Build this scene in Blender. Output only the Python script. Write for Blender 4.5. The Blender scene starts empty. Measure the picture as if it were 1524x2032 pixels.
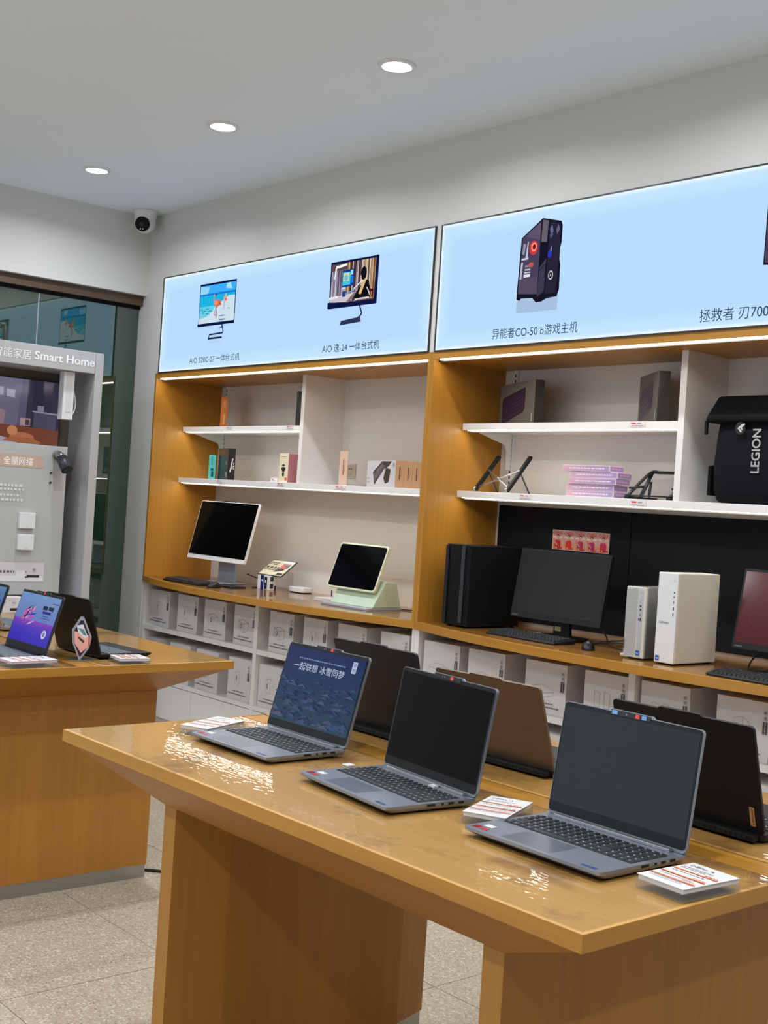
import bpy, math, random
from mathutils import Vector, Matrix

random.seed(7)
scene = bpy.context.scene
col = scene.collection
R = math.radians

# ------------------------------------------------------------------ camera
F_PX, YAW, PITCH, ROLL = 2457.81, 0.862958, -0.005051, 0.0647155
cam_d = bpy.data.cameras.new('camera')
cam_d.sensor_fit = 'VERTICAL'
cam_d.sensor_height = 36.0
cam_d.lens = F_PX / 2032.0 * 36.0
cam_d.clip_start = 0.05
cam = bpy.data.objects.new('camera', cam_d)
col.objects.link(cam)
fw = Vector((-math.sin(YAW) * math.cos(PITCH), math.cos(YAW) * math.cos(PITCH), math.sin(PITCH)))
r0 = Vector((math.cos(YAW), math.sin(YAW), 0))
u0 = r0.cross(fw)
rt = math.cos(ROLL) * r0 + math.sin(ROLL) * u0
up = -math.sin(ROLL) * r0 + math.cos(ROLL) * u0
m3 = Matrix((rt, up, -fw)).transposed()
cam.matrix_world = Matrix.Translation((7.535, -4.2, 1.533)) @ m3.to_4x4()
scene.camera = cam

# ------------------------------------------------------------------ world, exposure
w = bpy.data.worlds.new('world')
scene.world = w
w.use_nodes = True
w.node_tree.nodes['Background'].inputs[0].default_value = (0.78, 0.92, 1.08, 1)
w.node_tree.nodes['Background'].inputs[1].default_value = 0.95  # fill light, enters through the opening added in the front wall
vs = scene.view_settings
scene.display_settings.display_device = 'sRGB'
vs.view_transform = 'Standard'
vs.look = 'None'
vs.gamma = 1.0
vs.use_curve_mapping = False
vs.exposure = 0.12
try:
    scene.cycles.max_bounces = 8
    scene.cycles.diffuse_bounces = 4
    scene.cycles.glossy_bounces = 4
    scene.cycles.transparent_max_bounces = 12
    scene.cycles.sample_clamp_indirect = 6.0
    scene.cycles.caustics_reflective = False
    scene.cycles.caustics_refractive = False
    scene.cycles.blur_glossy = 0.5
except Exception:
    pass
LAMP = (0.95, 0.985, 1.03)
LENS_L = 22.0           # brightness of each downlight lens
DOWNLIGHT_W = 12.4      # power of each downlight
LED_L = 25.0            # radiance of the shelf light strips
BOX_L = 0.92             # brightness of the backlit signs

# ------------------------------------------------------------------ materials
MATS = {}

def lin(c):
    c /= 255.0
    return c / 12.92 if c <= 0.04045 else ((c + 0.055) / 1.055) ** 2.4

def rgb(r, g, b):
    return (lin(r), lin(g), lin(b), 1.0)

def newmat(name):
    m = bpy.data.materials.new(name)
    m.use_nodes = True
    MATS[name] = m
    nt = m.node_tree
    return m, nt, nt.nodes['Principled BSDF']

def plain(name, c, rough=0.5, metal=0.0, spec=0.5, noise=0.04, nscale=40.0, coat=0.0):
    m, nt, b = newmat(name)
    b.inputs['Roughness'].default_value = rough
    b.inputs['Metallic'].default_value = metal
    b.inputs['Specular IOR Level'].default_value = spec
    b.inputs['Coat Weight'].default_value = coat
    tc = nt.nodes.new('ShaderNodeTexCoord')
    nz = nt.nodes.new('ShaderNodeTexNoise')
    nz.inputs['Scale'].default_value = nscale
    nz.inputs['Detail'].default_value = 2.0
    nt.links.new(tc.outputs['Object'], nz.inputs['Vector'])
    rp = nt.nodes.new('ShaderNodeMapRange')
    rp.inputs[3].default_value = 1 - noise
    rp.inputs[4].default_value = 1 + noise
    nt.links.new(nz.outputs['Fac'], rp.inputs[0])
    mx = nt.nodes.new('ShaderNodeVectorMath')
    mx.operation = 'SCALE'
    mx.inputs[0].default_value = c[:3]
    nt.links.new(rp.outputs[0], mx.inputs['Scale'])
    nt.links.new(mx.outputs[0], b.inputs['Base Color'])
    return m

def wood(name, axis, base=(186, 132, 47), dark=(163, 110, 35), rough=0.38, stain=0.0, coat=0.0):
    m, nt, b = newmat(name)
    tc = nt.nodes.new('ShaderNodeTexCoord')
    mp = nt.nodes.new('ShaderNodeMapping')
    s = [55.0, 55.0, 55.0]
    s[axis] = 1.6
    mp.inputs['Scale'].default_value = s
    nt.links.new(tc.outputs['Object'], mp.inputs['Vector'])
    n1 = nt.nodes.new('ShaderNodeTexNoise')
    n1.inputs['Scale'].default_value = 1.0
    n1.inputs['Detail'].default_value = 5.0
    n1.inputs['Roughness'].default_value = 0.6
    nt.links.new(mp.outputs[0], n1.inputs['Vector'])
    mp2 = nt.nodes.new('ShaderNodeMapping')
    s2 = [5.0, 5.0, 5.0]
    s2[axis] = 0.35
    mp2.inputs['Scale'].default_value = s2
    nt.links.new(tc.outputs['Object'], mp2.inputs['Vector'])
    n2 = nt.nodes.new('ShaderNodeTexNoise')
    n2.inputs['Scale'].default_value = 1.0
    n2.inputs['Detail'].default_value = 2.0
    nt.links.new(mp2.outputs[0], n2.inputs['Vector'])
    ad = nt.nodes.new('ShaderNodeMath')
    ad.operation = 'MULTIPLY_ADD'
    nt.links.new(n1.outputs['Fac'], ad.inputs[0])
    ad.inputs[1].default_value = 0.55
    mu = nt.nodes.new('ShaderNodeMath')
    mu.operation = 'MULTIPLY'
    nt.links.new(n2.outputs['Fac'], mu.inputs[0])
    mu.inputs[1].default_value = 0.55
    nt.links.new(mu.outputs[0], ad.inputs[2])
    cr = nt.nodes.new('ShaderNodeValToRGB')
    cr.color_ramp.elements[0].position = 0.3
    cr.color_ramp.elements[0].color = rgb(*dark)
    cr.color_ramp.elements[1].position = 0.72
    cr.color_ramp.elements[1].color = rgb(*base)
    nt.links.new(ad.outputs[0], cr.inputs[0])
    out = cr.outputs[0]
    if stain > 0:
        n3 = nt.nodes.new('ShaderNodeTexNoise')
        n3.inputs['Scale'].default_value = 3.2
        n3.inputs['Detail'].default_value = 7.0
        n3.inputs['Roughness'].default_value = 0.68
        nt.links.new(tc.outputs['Object'], n3.inputs['Vector'])
        c3 = nt.nodes.new('ShaderNodeValToRGB')
        c3.color_ramp.elements[0].position = 0.52
        c3.color_ramp.elements[0].color = (0, 0, 0, 1)
        c3.color_ramp.elements[1].position = 0.64
        c3.color_ramp.elements[1].color = (stain, stain, stain, 1)
        nt.links.new(n3.outputs['Fac'], c3.inputs[0])
        mx = nt.nodes.new('ShaderNodeMix')
        mx.data_type = 'RGBA'
        nt.links.new(c3.outputs[0], mx.inputs[0])
        nt.links.new(out, mx.inputs[6])
        mx.inputs[7].default_value = rgb(128, 86, 44)
        out = mx.outputs[2]
    nt.links.new(out, b.inputs['Base Color'])
    b.inputs['Roughness'].default_value = rough
    b.inputs['Coat Weight'].default_value = coat
    b.inputs['Coat Roughness'].default_value = 0.12
    bp = nt.nodes.new('ShaderNodeBump')
    bp.inputs['Strength'].default_value = 0.05
    bp.inputs['Distance'].default_value = 0.002
    nt.links.new(n1.outputs['Fac'], bp.inputs['Height'])
    nt.links.new(bp.outputs[0], b.inputs['Normal'])
    return m

def emit(name, c, strength):
    m, nt, b = newmat(name)
    nt.nodes.remove(b)
    e = nt.nodes.new('ShaderNodeEmission')
    e.inputs[0].default_value = (*c[:3], 1)
    e.inputs[1].default_value = strength
    nt.links.new(e.outputs[0], nt.nodes['Material Output'].inputs[0])
    return m

def printed(name, rough=0.5, emission=0.0, spec=0.5):
    """flat print: face colours come from the mesh's colour attribute"""
    m, nt, b = newmat(name)
    at = nt.nodes.new('ShaderNodeAttribute')
    at.attribute_name = 'Col'
    if emission > 0:
        nt.nodes.remove(b)
        e = nt.nodes.new('ShaderNodeEmission')
        e.inputs[1].default_value = emission
        nt.links.new(at.outputs['Color'], e.inputs[0])
        if spec > 0:
            g = nt.nodes.new('ShaderNodeBsdfGlossy')
            g.inputs['Roughness'].default_value = rough
            g.inputs['Color'].default_value = (spec, spec, spec, 1)
            a = nt.nodes.new('ShaderNodeAddShader')
            nt.links.new(e.outputs[0], a.inputs[0])
            nt.links.new(g.outputs[0], a.inputs[1])
            nt.links.new(a.outputs[0], nt.nodes['Material Output'].inputs[0])
        else:
            nt.links.new(e.outputs[0], nt.nodes['Material Output'].inputs[0])
    else:
        nt.links.new(at.outputs['Color'], b.inputs['Base Color'])
        b.inputs['Roughness'].default_value = rough
        b.inputs['Specular IOR Level'].default_value = spec
    return m

def clear(name, tint, ior=1.45, rough=0.02, bump=0.0, bscale=60.0, body=None, body_w=0.0):
    """thin clear plastic or glass: see-through plus a fresnel reflection"""
    m, nt, b = newmat(name)
    nt.nodes.remove(b)
    tr = nt.nodes.new('ShaderNodeBsdfTransparent')
    tr.inputs[0].default_value = (*tint, 1)
    base = tr.outputs[0]
    if body is not None:
        df = nt.nodes.new('ShaderNodeBsdfDiffuse')
        df.inputs[0].default_value = body
        mb = nt.nodes.new('ShaderNodeMixShader')
        mb.inputs[0].default_value = body_w
        nt.links.new(base, mb.inputs[1])
        nt.links.new(df.outputs[0], mb.inputs[2])
        base = mb.outputs[0]
    gl = nt.nodes.new('ShaderNodeBsdfGlossy')
    gl.inputs['Roughness'].default_value = rough
    fr = nt.nodes.new('ShaderNodeFresnel')
    fr.inputs['IOR'].default_value = ior
    mx = nt.nodes.new('ShaderNodeMixShader')
    ge = nt.nodes.new('ShaderNodeNewGeometry')
    iv = nt.nodes.new('ShaderNodeMath')
    iv.operation = 'SUBTRACT'
    iv.inputs[0].default_value = 1.0
    nt.links.new(ge.outputs['Backfacing'], iv.inputs[1])
    mf = nt.nodes.new('ShaderNodeMath')
    mf.operation = 'MULTIPLY'
    nt.links.new(fr.outputs[0], mf.inputs[0])
    nt.links.new(iv.outputs[0], mf.inputs[1])
    nt.links.new(mf.outputs[0], mx.inputs[0])
    nt.links.new(base, mx.inputs[1])
    nt.links.new(gl.outputs[0], mx.inputs[2])
    if bump > 0:
        tc = nt.nodes.new('ShaderNodeTexCoord')
        mp = nt.nodes.new('ShaderNodeMapping')
        mp.inputs['Scale'].default_value = (0.55, 1.3, 1.0)
        nz = nt.nodes.new('ShaderNodeTexNoise')
        nz.inputs['Scale'].default_value = bscale
        nz.inputs['Detail'].default_value = 1.0
        nt.links.new(tc.outputs['Object'], mp.inputs[0])
        nt.links.new(mp.outputs[0], nz.inputs['Vector'])
        bp = nt.nodes.new('ShaderNodeBump')
        bp.inputs['Strength'].default_value = 1.0
        bp.inputs['Distance'].default_value = bump
        nt.links.new(nz.outputs['Fac'], bp.inputs['Height'])
        nt.links.new(bp.outputs[0], gl.inputs['Normal'])
    nt.links.new(mx.outputs[0], nt.nodes['Material Output'].inputs[0])
    return m

plain('wall_paint', rgb(215, 214, 209), 0.75, noise=0.015, nscale=6)
plain('ceiling_paint', rgb(234, 243, 252), 0.85, noise=0.01, nscale=4)
plain('room_paint', rgb(222, 222, 218), 0.8, noise=0.02, nscale=4)
plain('channel_grey', rgb(60, 58, 55), 0.6)
plain('low_bounce_paint', rgb(96, 88, 80), 0.8, noise=0.02, nscale=4)
plain('white_board', rgb(232, 229, 226), 0.42, noise=0.01)
plain('back_board', rgb(222, 216, 208), 0.5, noise=0.015, nscale=8)
plain('white_carton', rgb(214, 209, 208), 0.6, noise=0.02, nscale=15)
plain('white_plastic', rgb(226, 226, 226), 0.35, noise=0.01)
plain('cream_plastic', rgb(206, 203, 190), 0.45, noise=0.02)
plain('black_plastic', rgb(16, 17, 20), 0.42, spec=0.35, noise=0.08)
plain('black_matte', rgb(11, 11, 14), 0.6, spec=0.18, noise=0.08)
plain('black_gloss', rgb(6, 6, 8), 0.12, noise=0.02)
plain('dark_metal', rgb(62, 64, 70), 0.4, metal=0.5, noise=0.06)
plain('touchpad', rgb(132, 138, 150), 0.3, metal=0.7, noise=0.02)
plain('laptop_metal', rgb(146, 152, 164), 0.36, metal=0.7, noise=0.03, nscale=90)
plain('laptop_dark', rgb(30, 31, 38), 0.42, metal=0.15, spec=0.3, noise=0.04)
plain('laptop_black', rgb(20, 19, 20), 0.48, spec=0.25, noise=0.06)
plain('laptop_bronze', rgb(112, 92, 74), 0.42, metal=0.55, noise=0.04)
plain('key_black', rgb(34, 36, 41), 0.45, noise=0.05)
plain('key_grey', rgb(92, 100, 108), 0.45, noise=0.05)
plain('key_legend', rgb(190, 195, 200), 0.5)
plain('aluminium', rgb(178, 180, 184), 0.32, metal=0.85, noise=0.05)
plain('steel', rgb(168, 166, 160), 0.28, metal=0.9, noise=0.08, nscale=12)
plain('silver_plastic', rgb(172, 176, 188), 0.35, metal=0.3, noise=0.02)
plain('bronze_frame', rgb(96, 74, 56), 0.45, metal=0.3, noise=0.08)
plain('display_grey', rgb(178, 177, 178), 0.45, noise=0.02)
plain('panel_grey', rgb(182, 182, 180), 0.5, noise=0.015)
plain('recess_brown', rgb(92, 82, 70), 0.6, noise=0.05)
plain('screen_off', rgb(4, 5, 7), 0.1, noise=0.02, spec=0.12)
plain('screen_satin', rgb(9, 10, 15), 0.2, noise=0.02, spec=0.5)
plain('orange_card', rgb(226, 128, 34), 0.5)
plain('teal_card', rgb(64, 178, 170), 0.5)
plain('pink_card', rgb(226, 190, 168), 0.55)
plain('tan_card', rgb(222, 178, 138), 0.55)
plain('pale_card', rgb(206, 204, 206), 0.5)
plain('grey_card', rgb(112, 108, 100), 0.5, noise=0.03)
plain('dark_card', rgb(64, 60, 56), 0.5, noise=0.03)
plain('ivory_card', rgb(226, 216, 186), 0.5)
plain('mauve_card', rgb(166, 104, 112), 0.5)
plain('lilac_card', rgb(212, 190, 204), 0.45)
plain('cloth_black', rgb(20, 21, 26), 0.85, spec=0.12, noise=0.15, nscale=220)
plain('cloth_dark', rgb(12, 13, 16), 0.8, spec=0.12, noise=0.15, nscale=220)
plain('mint_plastic', rgb(196, 214, 190), 0.4, noise=0.02)
plain('mint_pale', rgb(222, 228, 196), 0.4, noise=0.02)
plain('peg_black', rgb(17, 18, 23), 0.6, spec=0.2, noise=0.06)
plain('hole_black', rgb(5, 5, 6), 0.9)
plain('socket_cream', rgb(208, 192, 172), 0.4)
plain('paper', rgb(214, 211, 210), 0.55, noise=0.01)
plain('cable_black', rgb(16, 16, 17), 0.5)
plain('mortar', rgb(120, 112, 98), 0.8)
wood('wood_v', 2)
wood('wood_x', 0)
wood('wood_y', 1)
wood('wood_soffit_shaded', 0, base=(172, 114, 42), dark=(150, 94, 32), rough=0.42)  # apron oak, darker and redder: shade under the table put into its colour
wood('wood_leg_shaded', 2, base=(178, 122, 44), dark=(157, 102, 32), rough=0.5)  # leg oak darkened the same way, with the under-table shade painted in
wood('wood_top', 0, base=(210, 164, 94), dark=(190, 140, 70), rough=0.4, stain=0.8)
wood('wood_counter', 0, base=(196, 146, 82), dark=(168, 116, 56), rough=0.3, stain=0.2, coat=0.6)
emit('lens_light', LAMP, LENS_L)
emit('led_light', (1.0, 0.92, 0.78), LED_L)
def sign_material(W_, H_):
    """edge-lit panel: the light is strongest along its border"""
    m = emit('sign_light', (0.50, 0.735, 1.0), BOX_L)
    nt = m.node_tree
    e = [n for n in nt.nodes if n.type == 'EMISSION'][0]
    tc = nt.nodes.new('ShaderNodeTexCoord')
    sp = nt.nodes.new('ShaderNodeSeparateXYZ')
    nt.links.new(tc.outputs['Generated'], sp.inputs[0])
    def mth(op, a, b):
        n = nt.nodes.new('ShaderNodeMath')
        n.operation = op
        for i, k in enumerate((a, b)):
            if isinstance(k, (int, float)):
                n.inputs[i].default_value = k
            else:
                nt.links.new(k, n.inputs[i])
        return n.outputs[0]
    dx = mth('MULTIPLY', mth('MINIMUM', sp.outputs[0], mth('SUBTRACT', 1.0, sp.outputs[0])), W_)
    dz = mth('MULTIPLY', mth('MINIMUM', sp.outputs[2], mth('SUBTRACT', 1.0, sp.outputs[2])), H_)
    d = mth('MINIMUM', dx, dz)
    rp = nt.nodes.new('ShaderNodeValToRGB')
    rp.color_ramp.interpolation = 'EASE'
    rp.color_ramp.elements[0].position = 0.0
    rp.color_ramp.elements[0].color = (0.86, 0.97, 1.0, 1)
    rp.color_ramp.elements[1].position = 0.11
    rp.color_ramp.elements[1].color = (0.485, 0.715, 0.985, 1)
    k = rp.color_ramp.elements.new(0.022)
    k.color = (0.56, 0.79, 1.0, 1)
    nt.links.new(d, rp.inputs[0])
    nt.links.new(rp.outputs[0], e.inputs[0])
sign_material(2.67, 0.625)
printed('print_sign', emission=BOX_L, spec=0.0)
printed('print_screen', emission=0.85, rough=0.12, spec=0.04)
printed('print_paper', rough=0.5)
printed('print_gloss', rough=0.25)
clear('film', (0.97, 0.965, 0.95), ior=1.62, rough=0.008, bump=0.00024, bscale=60.0)
clear('film_counter', (0.97, 0.965, 0.95), ior=1.55, rough=0.05)
clear('acrylic', (0.86, 0.88, 0.9), ior=1.5, rough=0.03, body=rgb(210, 212, 216), body_w=0.12)
clear('green_glass', (0.10, 0.20, 0.16), ior=2.5, rough=0.02, body=rgb(38, 68, 52), body_w=0.85)

def floor_material():
    m, nt, b = newmat('terrazzo')
    tc = nt.nodes.new('ShaderNodeTexCoord')
    gm = nt.nodes.new('ShaderNodeNewGeometry')
    vo = nt.nodes.new('ShaderNodeTexVoronoi')
    vo.inputs['Scale'].default_value = 175.0
    nt.links.new(gm.outputs['Position'], vo.inputs['Vector'])
    sp = nt.nodes.new('ShaderNodeSeparateColor')
    nt.links.new(vo.outputs['Color'], sp.inputs[0])
    cr = nt.nodes.new('ShaderNodeValToRGB')
    e = cr.color_ramp.elements
    e[0].position = 0.0
    e[0].color = rgb(138, 124, 104)
    e[1].position = 0.1
    e[1].color = rgb(168, 154, 133)
    x = e.new(0.75)
    x.color = rgb(180, 167, 146)
    x = e.new(0.97)
    x.color = rgb(208, 198, 180)
    nt.links.new(sp.outputs[0], cr.inputs[0])
    nt.links.new(cr.outputs[0], b.inputs['Base Color'])
    b.inputs['Roughness'].default_value = 0.42
    return m
floor_material()

# ------------------------------------------------------------------ mesh helpers
def V(*a):
    return Vector(a)

class MB:
    def __init__(s):
        s.v = []
        s.f = []
        s.c = []
        s.sm = []

    def add(s, vs, fs, color=None, smooth=False):
        n = len(s.v)
        s.v += [Vector(p) for p in vs]
        for f in fs:
            s.f.append([i + n for i in f])
            s.c.append(color)
            s.sm.append(smooth)
        return s

    def box(s, x0, x1, y0, y1, z0, z1, color=None):
        if x0 > x1: x0, x1 = x1, x0
        if y0 > y1: y0, y1 = y1, y0
        if z0 > z1: z0, z1 = z1, z0
        vs = [(x, y, z) for z in (z0, z1) for y in (y0, y1) for x in (x0, x1)]
        return s.add(vs, [(0, 2, 3, 1), (4, 5, 7, 6), (0, 1, 5, 4), (2, 6, 7, 3), (0, 4, 6, 2), (1, 3, 7, 5)], color)

    def hexa(s, bot, top, color=None):
        """bot and top: four points each, counter-clockwise seen from above"""
        return s.add(list(bot) + list(top), [(3, 2, 1, 0), (4, 5, 6, 7), (0, 1, 5, 4), (1, 2, 6, 5), (2, 3, 7, 6), (3, 0, 4, 7)], color)

    def prism(s, poly, O, U, W, N, a, b, color=None, smooth=False):
        """poly (u, w) extruded along N from a to b"""
        O, U, W, N = Vector(O), Vector(U), Vector(W), Vector(N)
        n = len(poly)
        vs = [O + U * p[0] + W * p[1] + N * a for p in poly] + [O + U * p[0] + W * p[1] + N * b for p in poly]
        area = sum(poly[i][0] * poly[(i + 1) % n][1] - poly[(i + 1) % n][0] * poly[i][1] for i in range(n))
        hand = U.cross(W).dot(N) * area * (b - a)
        bot, top = list(range(n - 1, -1, -1)), list(range(n, 2 * n))
        sides = [(i, (i + 1) % n, n + (i + 1) % n, n + i) for i in range(n)]
        if hand < 0:
            bot, top = bot[::-1], top[::-1]
            sides = [t[::-1] for t in sides]
        s.add(vs, [bot, top], color)
        k = len(s.v) - 2 * n
        for q in sides:
            s.f.append([i + k for i in q])
            s.c.append(color)
            s.sm.append(smooth)
        return s

    def cyl(s, p0, p1, r0, r1=None, n=20, color=None, caps=True):
        p0, p1 = Vector(p0), Vector(p1)
        r1 = r0 if r1 is None else r1
        d = (p1 - p0).normalized()
        a = d.orthogonal().normalized()
        b = d.cross(a)
        vs = []
        for p, r in ((p0, r0), (p1, r1)):
            for i in range(n):
                t = 2 * math.pi * i / n
                vs.append(p + (a * math.cos(t) + b * math.sin(t)) * r)
        k = len(s.v)
        s.v += vs
        for i in range(n):
            j = (i + 1) % n
            s.f.append([k + i, k + j, k + n + j, k + n + i])
            s.c.append(color)
            s.sm.append(True)
        if caps:
            s.f.append([k + i for i in range(n - 1, -1, -1)])
            s.f.append([k + n + i for i in range(n)])
            s.c += [color, color]
            s.sm += [False, False]
        return s

    def lathe(s, O, prof, n=32, color=None):
        """profile (r, z) turned about the vertical through O"""
        O = Vector(O)
        k = len(s.v)
        for r, z in prof:
            for i in range(n):
                t = 2 * math.pi * i / n
                s.v.append(O + V(r * math.cos(t), r * math.sin(t), z))
        for a in range(len(prof) - 1):
            for i in range(n):
                j = (i + 1) % n
                s.f.append([k + a * n + i, k + a * n + j, k + (a + 1) * n + j, k + (a + 1) * n + i])
                s.c.append(color)
                s.sm.append(True)
        return s

    def tube(s, pts, r, n=8, sub=6, color=None):
        P = [Vector(p) for p in pts]
        if sub > 1 and len(P) > 2:
            Q = []
            for i in range(len(P) - 1):
                a, b, c, d = P[max(i - 1, 0)], P[i], P[i + 1], P[min(i + 2, len(P) - 1)]
                for k in range(sub):
                    t = k / sub
                    Q.append(0.5 * ((2 * b) + (c - a) * t + (2 * a - 5 * b + 4 * c - d) * t * t + (-a + 3 * b - 3 * c + d) * t ** 3))
            Q.append(P[-1])
            P = Q
        k = len(s.v)
        prev = None
        for i, p in enumerate(P):
            d = (P[min(i + 1, len(P) - 1)] - P[max(i - 1, 0)]).normalized()
            a = d.orthogonal().normalized() if prev is None else (prev - d * prev.dot(d)).normalized()
            prev = a
            b = d.cross(a)
            for j in range(n):
                t = 2 * math.pi * j / n
                s.v.append(p + (a * math.cos(t) + b * math.sin(t)) * r)
        m = len(P)
        for i in range(m - 1):
            for j in range(n):
                q = (j + 1) % n
                s.f.append([k + i * n + j, k + i * n + q, k + (i + 1) * n + q, k + (i + 1) * n + j])
                s.c.append(color)
                s.sm.append(True)
        s.f.append([k + j for j in range(n - 1, -1, -1)])
        s.f.append([k + (m - 1) * n + j for j in range(n)])
        s.c += [color, color]
        s.sm += [False, False]
        return s

    def build(s, name, mat, parent=None, bevel=0.0, seg=2):
        vs = s.v
        loc = Vector((0, 0, 0))
        if parent is None:
            xs = [p.x for p in vs]; ys = [p.y for p in vs]; zs = [p.z for p in vs]
            loc = V((min(xs) + max(xs)) / 2, (min(ys) + max(ys)) / 2, min(zs))
        else:
            q = parent
            while q is not None:
                if q.get('_world'):
                    loc = Vector(q['_world'])
                    break
                q = q.parent
        me = bpy.data.meshes.new(name)
        me.from_pydata([tuple(p - loc) for p in vs], [], s.f)
        me.polygons.foreach_set('use_smooth', s.sm)
        if any(c is not None for c in s.c):
            at = me.color_attributes.new('Col', 'FLOAT_COLOR', 'CORNER')
            data = []
            for f, c in zip(s.f, s.c):
                data += list(c or (1, 1, 1, 1)) * len(f)
            at.data.foreach_set('color', data)
        me.materials.append(MATS[mat])
        me.update()
        o = bpy.data.objects.new(name, me)
        col.objects.link(o)
        if parent is None:
            o.location = loc
            o['_world'] = list(loc)
        else:
            o.parent = parent
        if bevel > 0:
            b = o.modifiers.new('bevel', 'BEVEL')
            b.width = bevel
            b.segments = seg
            b.limit_method = 'ANGLE'
            b.angle_limit = R(40)
            b.harden_normals = False
        return o

def tag(o, label, cat, group=None):
    o['label'] = label
    o['category'] = cat
    if group:
        o['group'] = group
    return o

def thing(name, label, cat, loc=(0, 0, 0), rotz=0.0, group=None, local=False):
    """Empty at a thing's base. local=True: parts are modelled in its own frame; else in room coordinates"""
    o = bpy.data.objects.new(name, None)
    o.empty_display_size = 0.05
    col.objects.link(o)
    o.location = loc
    o.rotation_euler = (0, 0, rotz)
    if not local:
        o['_world'] = list(loc)
    return tag(o, label, cat, group)

def struct(o):
    o['kind'] = 'structure'
    return o

def copy_tree(o, parent=None):
    c = o.copy()
    col.objects.link(c)
    c.parent = parent
    for ch in list(o.children):
        copy_tree(ch, c)
    return c

def rrect(x0, x1, y0, y1, r, n=4):
    pts = []
    for cx, cy, a in ((x1 - r, y1 - r, 0), (x0 + r, y1 - r, 90), (x0 + r, y0 + r, 180), (x1 - r, y0 + r, 270)):
        for i in range(n + 1):
            t = R(a + 90 * i / n)
            pts.append((cx + r * math.cos(t), cy + r * math.sin(t)))
    return pts

def ell(cx, cy, rx, ry=None, n=18, a0=0, a1=360):
    ry = rx if ry is None else ry
    m = n if a1 - a0 == 360 else n + 1
    return [(cx + rx * math.cos(R(a0 + (a1 - a0) * i / n)), cy + ry * math.sin(R(a0 + (a1 - a0) * i / n))) for i in range(m)]

def rc(x0, x1, y0, y1):
    return [(x0, y0), (x1, y0), (x1, y1), (x0, y1)]

def sg(x0, y0, x1, y1, t):
    dx, dy = x1 - x0, y1 - y0
    L = math.hypot(dx, dy) or 1
    nx, ny = -dy / L * t / 2, dx / L * t / 2
    return [(x0 + nx, y0 + ny), (x0 - nx, y0 - ny), (x1 - nx, y1 - ny), (x1 + nx, y1 + ny)]

TEXT_CACHE = {}

def text_geo(body, bold=0.0):
    key = (body, bold)
    if key in TEXT_CACHE:
        return TEXT_CACHE[key]
    cu = bpy.data.curves.new('t', 'FONT')
    cu.body = body
    cu.size = 1.0
    cu.resolution_u = 3
    cu.offset = bold
    ob = bpy.data.objects.new('t', cu)
    col.objects.link(ob)
    dg = bpy.context.evaluated_depsgraph_get()
    ev = ob.evaluated_get(dg)
    me = ev.to_mesh()
    vs = [(p.co.x, p.co.y) for p in me.vertices]
    fs = [tuple(p.vertices) for p in me.polygons]
    ev.to_mesh_clear()
    bpy.data.objects.remove(ob)
    bpy.data.curves.remove(cu)
    if not vs:
        vs, fs = [(0, 0), (1, 0), (1, 1)], [(0, 1, 2)]
    x0 = min(p[0] for p in vs); x1 = max(p[0] for p in vs)
    y0 = min(p[1] for p in vs); y1 = max(p[1] for p in vs)
    vs = [((p[0] - x0) / (x1 - x0), (p[1] - y0) / (y1 - y0)) for p in vs]
    TEXT_CACHE[key] = (vs, fs, (x1 - x0) / (y1 - y0))
    return TEXT_CACHE[key]

def flat(mb, shapes, O, U, W, lift=0.0006, step=0.00015):
    """shapes: (colour, polygon) or (colour, 'text', body, x0, y0, width, height, turn). Laid on the plane O + U, W"""
    O, U, W = Vector(O), Vector(U).normalized(), Vector(W).normalized()
    N = U.cross(W)
    for i, sh in enumerate(shapes):
        h = lift + step * i
        c = sh[0]
        if isinstance(sh[1], str):
            body, x0, y0, wd, ht = sh[2:7]
            turn = sh[7] if len(sh) > 7 else 0
            bold = sh[8] if len(sh) > 8 else 0.0
            vs, fs, asp = text_geo(body, bold)
            pts = []
            for (a, b) in vs:
                if turn == 90:      # reads upwards
                    px, py = x0 + (1 - b) * wd, y0 + a * ht
                elif turn == -90:   # reads downwards
                    px, py = x0 + b * wd, y0 + (1 - a) * ht
                else:
                    px, py = x0 + a * wd, y0 + b * ht
                pts.append(O + U * px + W * py + N * h)
            # keep faces looking along N
            fl = []
            for f in fs:
                a, b, d = pts[f[0]], pts[f[1]], pts[f[2]]
                fl.append(f if (b - a).cross(d - a).dot(N) >= 0 else tuple(reversed(f)))
            mb.add(pts, fl, c)
        else:
            poly = sh[1]
            n = len(poly)
            area = sum(poly[k][0] * poly[(k + 1) % n][1] - poly[(k + 1) % n][0] * poly[k][1] for k in range(n))
            if area < 0:
                poly = poly[::-1]
            mb.add([O + U * p[0] + W * p[1] + N * h for p in poly], [tuple(range(n))], c)
    return mb

def dashes(c, x0, x1, y, t, n, seed):
    """a line of unreadable small print as a row of short bars"""
    rnd = random.Random(seed)
    out = []
    x = x0
    while x < x1:
        L = rnd.uniform(0.3, 1.0) * (x1 - x0) / n
        out.append((c, rc(x, min(x + L, x1), y - t / 2, y + t / 2)))
        x += L + t * 0.7
    return out

K = rgb(24, 28, 40)

# =================================================================== STRUCTURE
ZC = 3.39          # ceiling height
NX0, NX1, BX0, BX1 = 0.205, 2.897, 2.941, 5.633   # inner faces of the two niches
ND = 0.52          # niche depth
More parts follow.
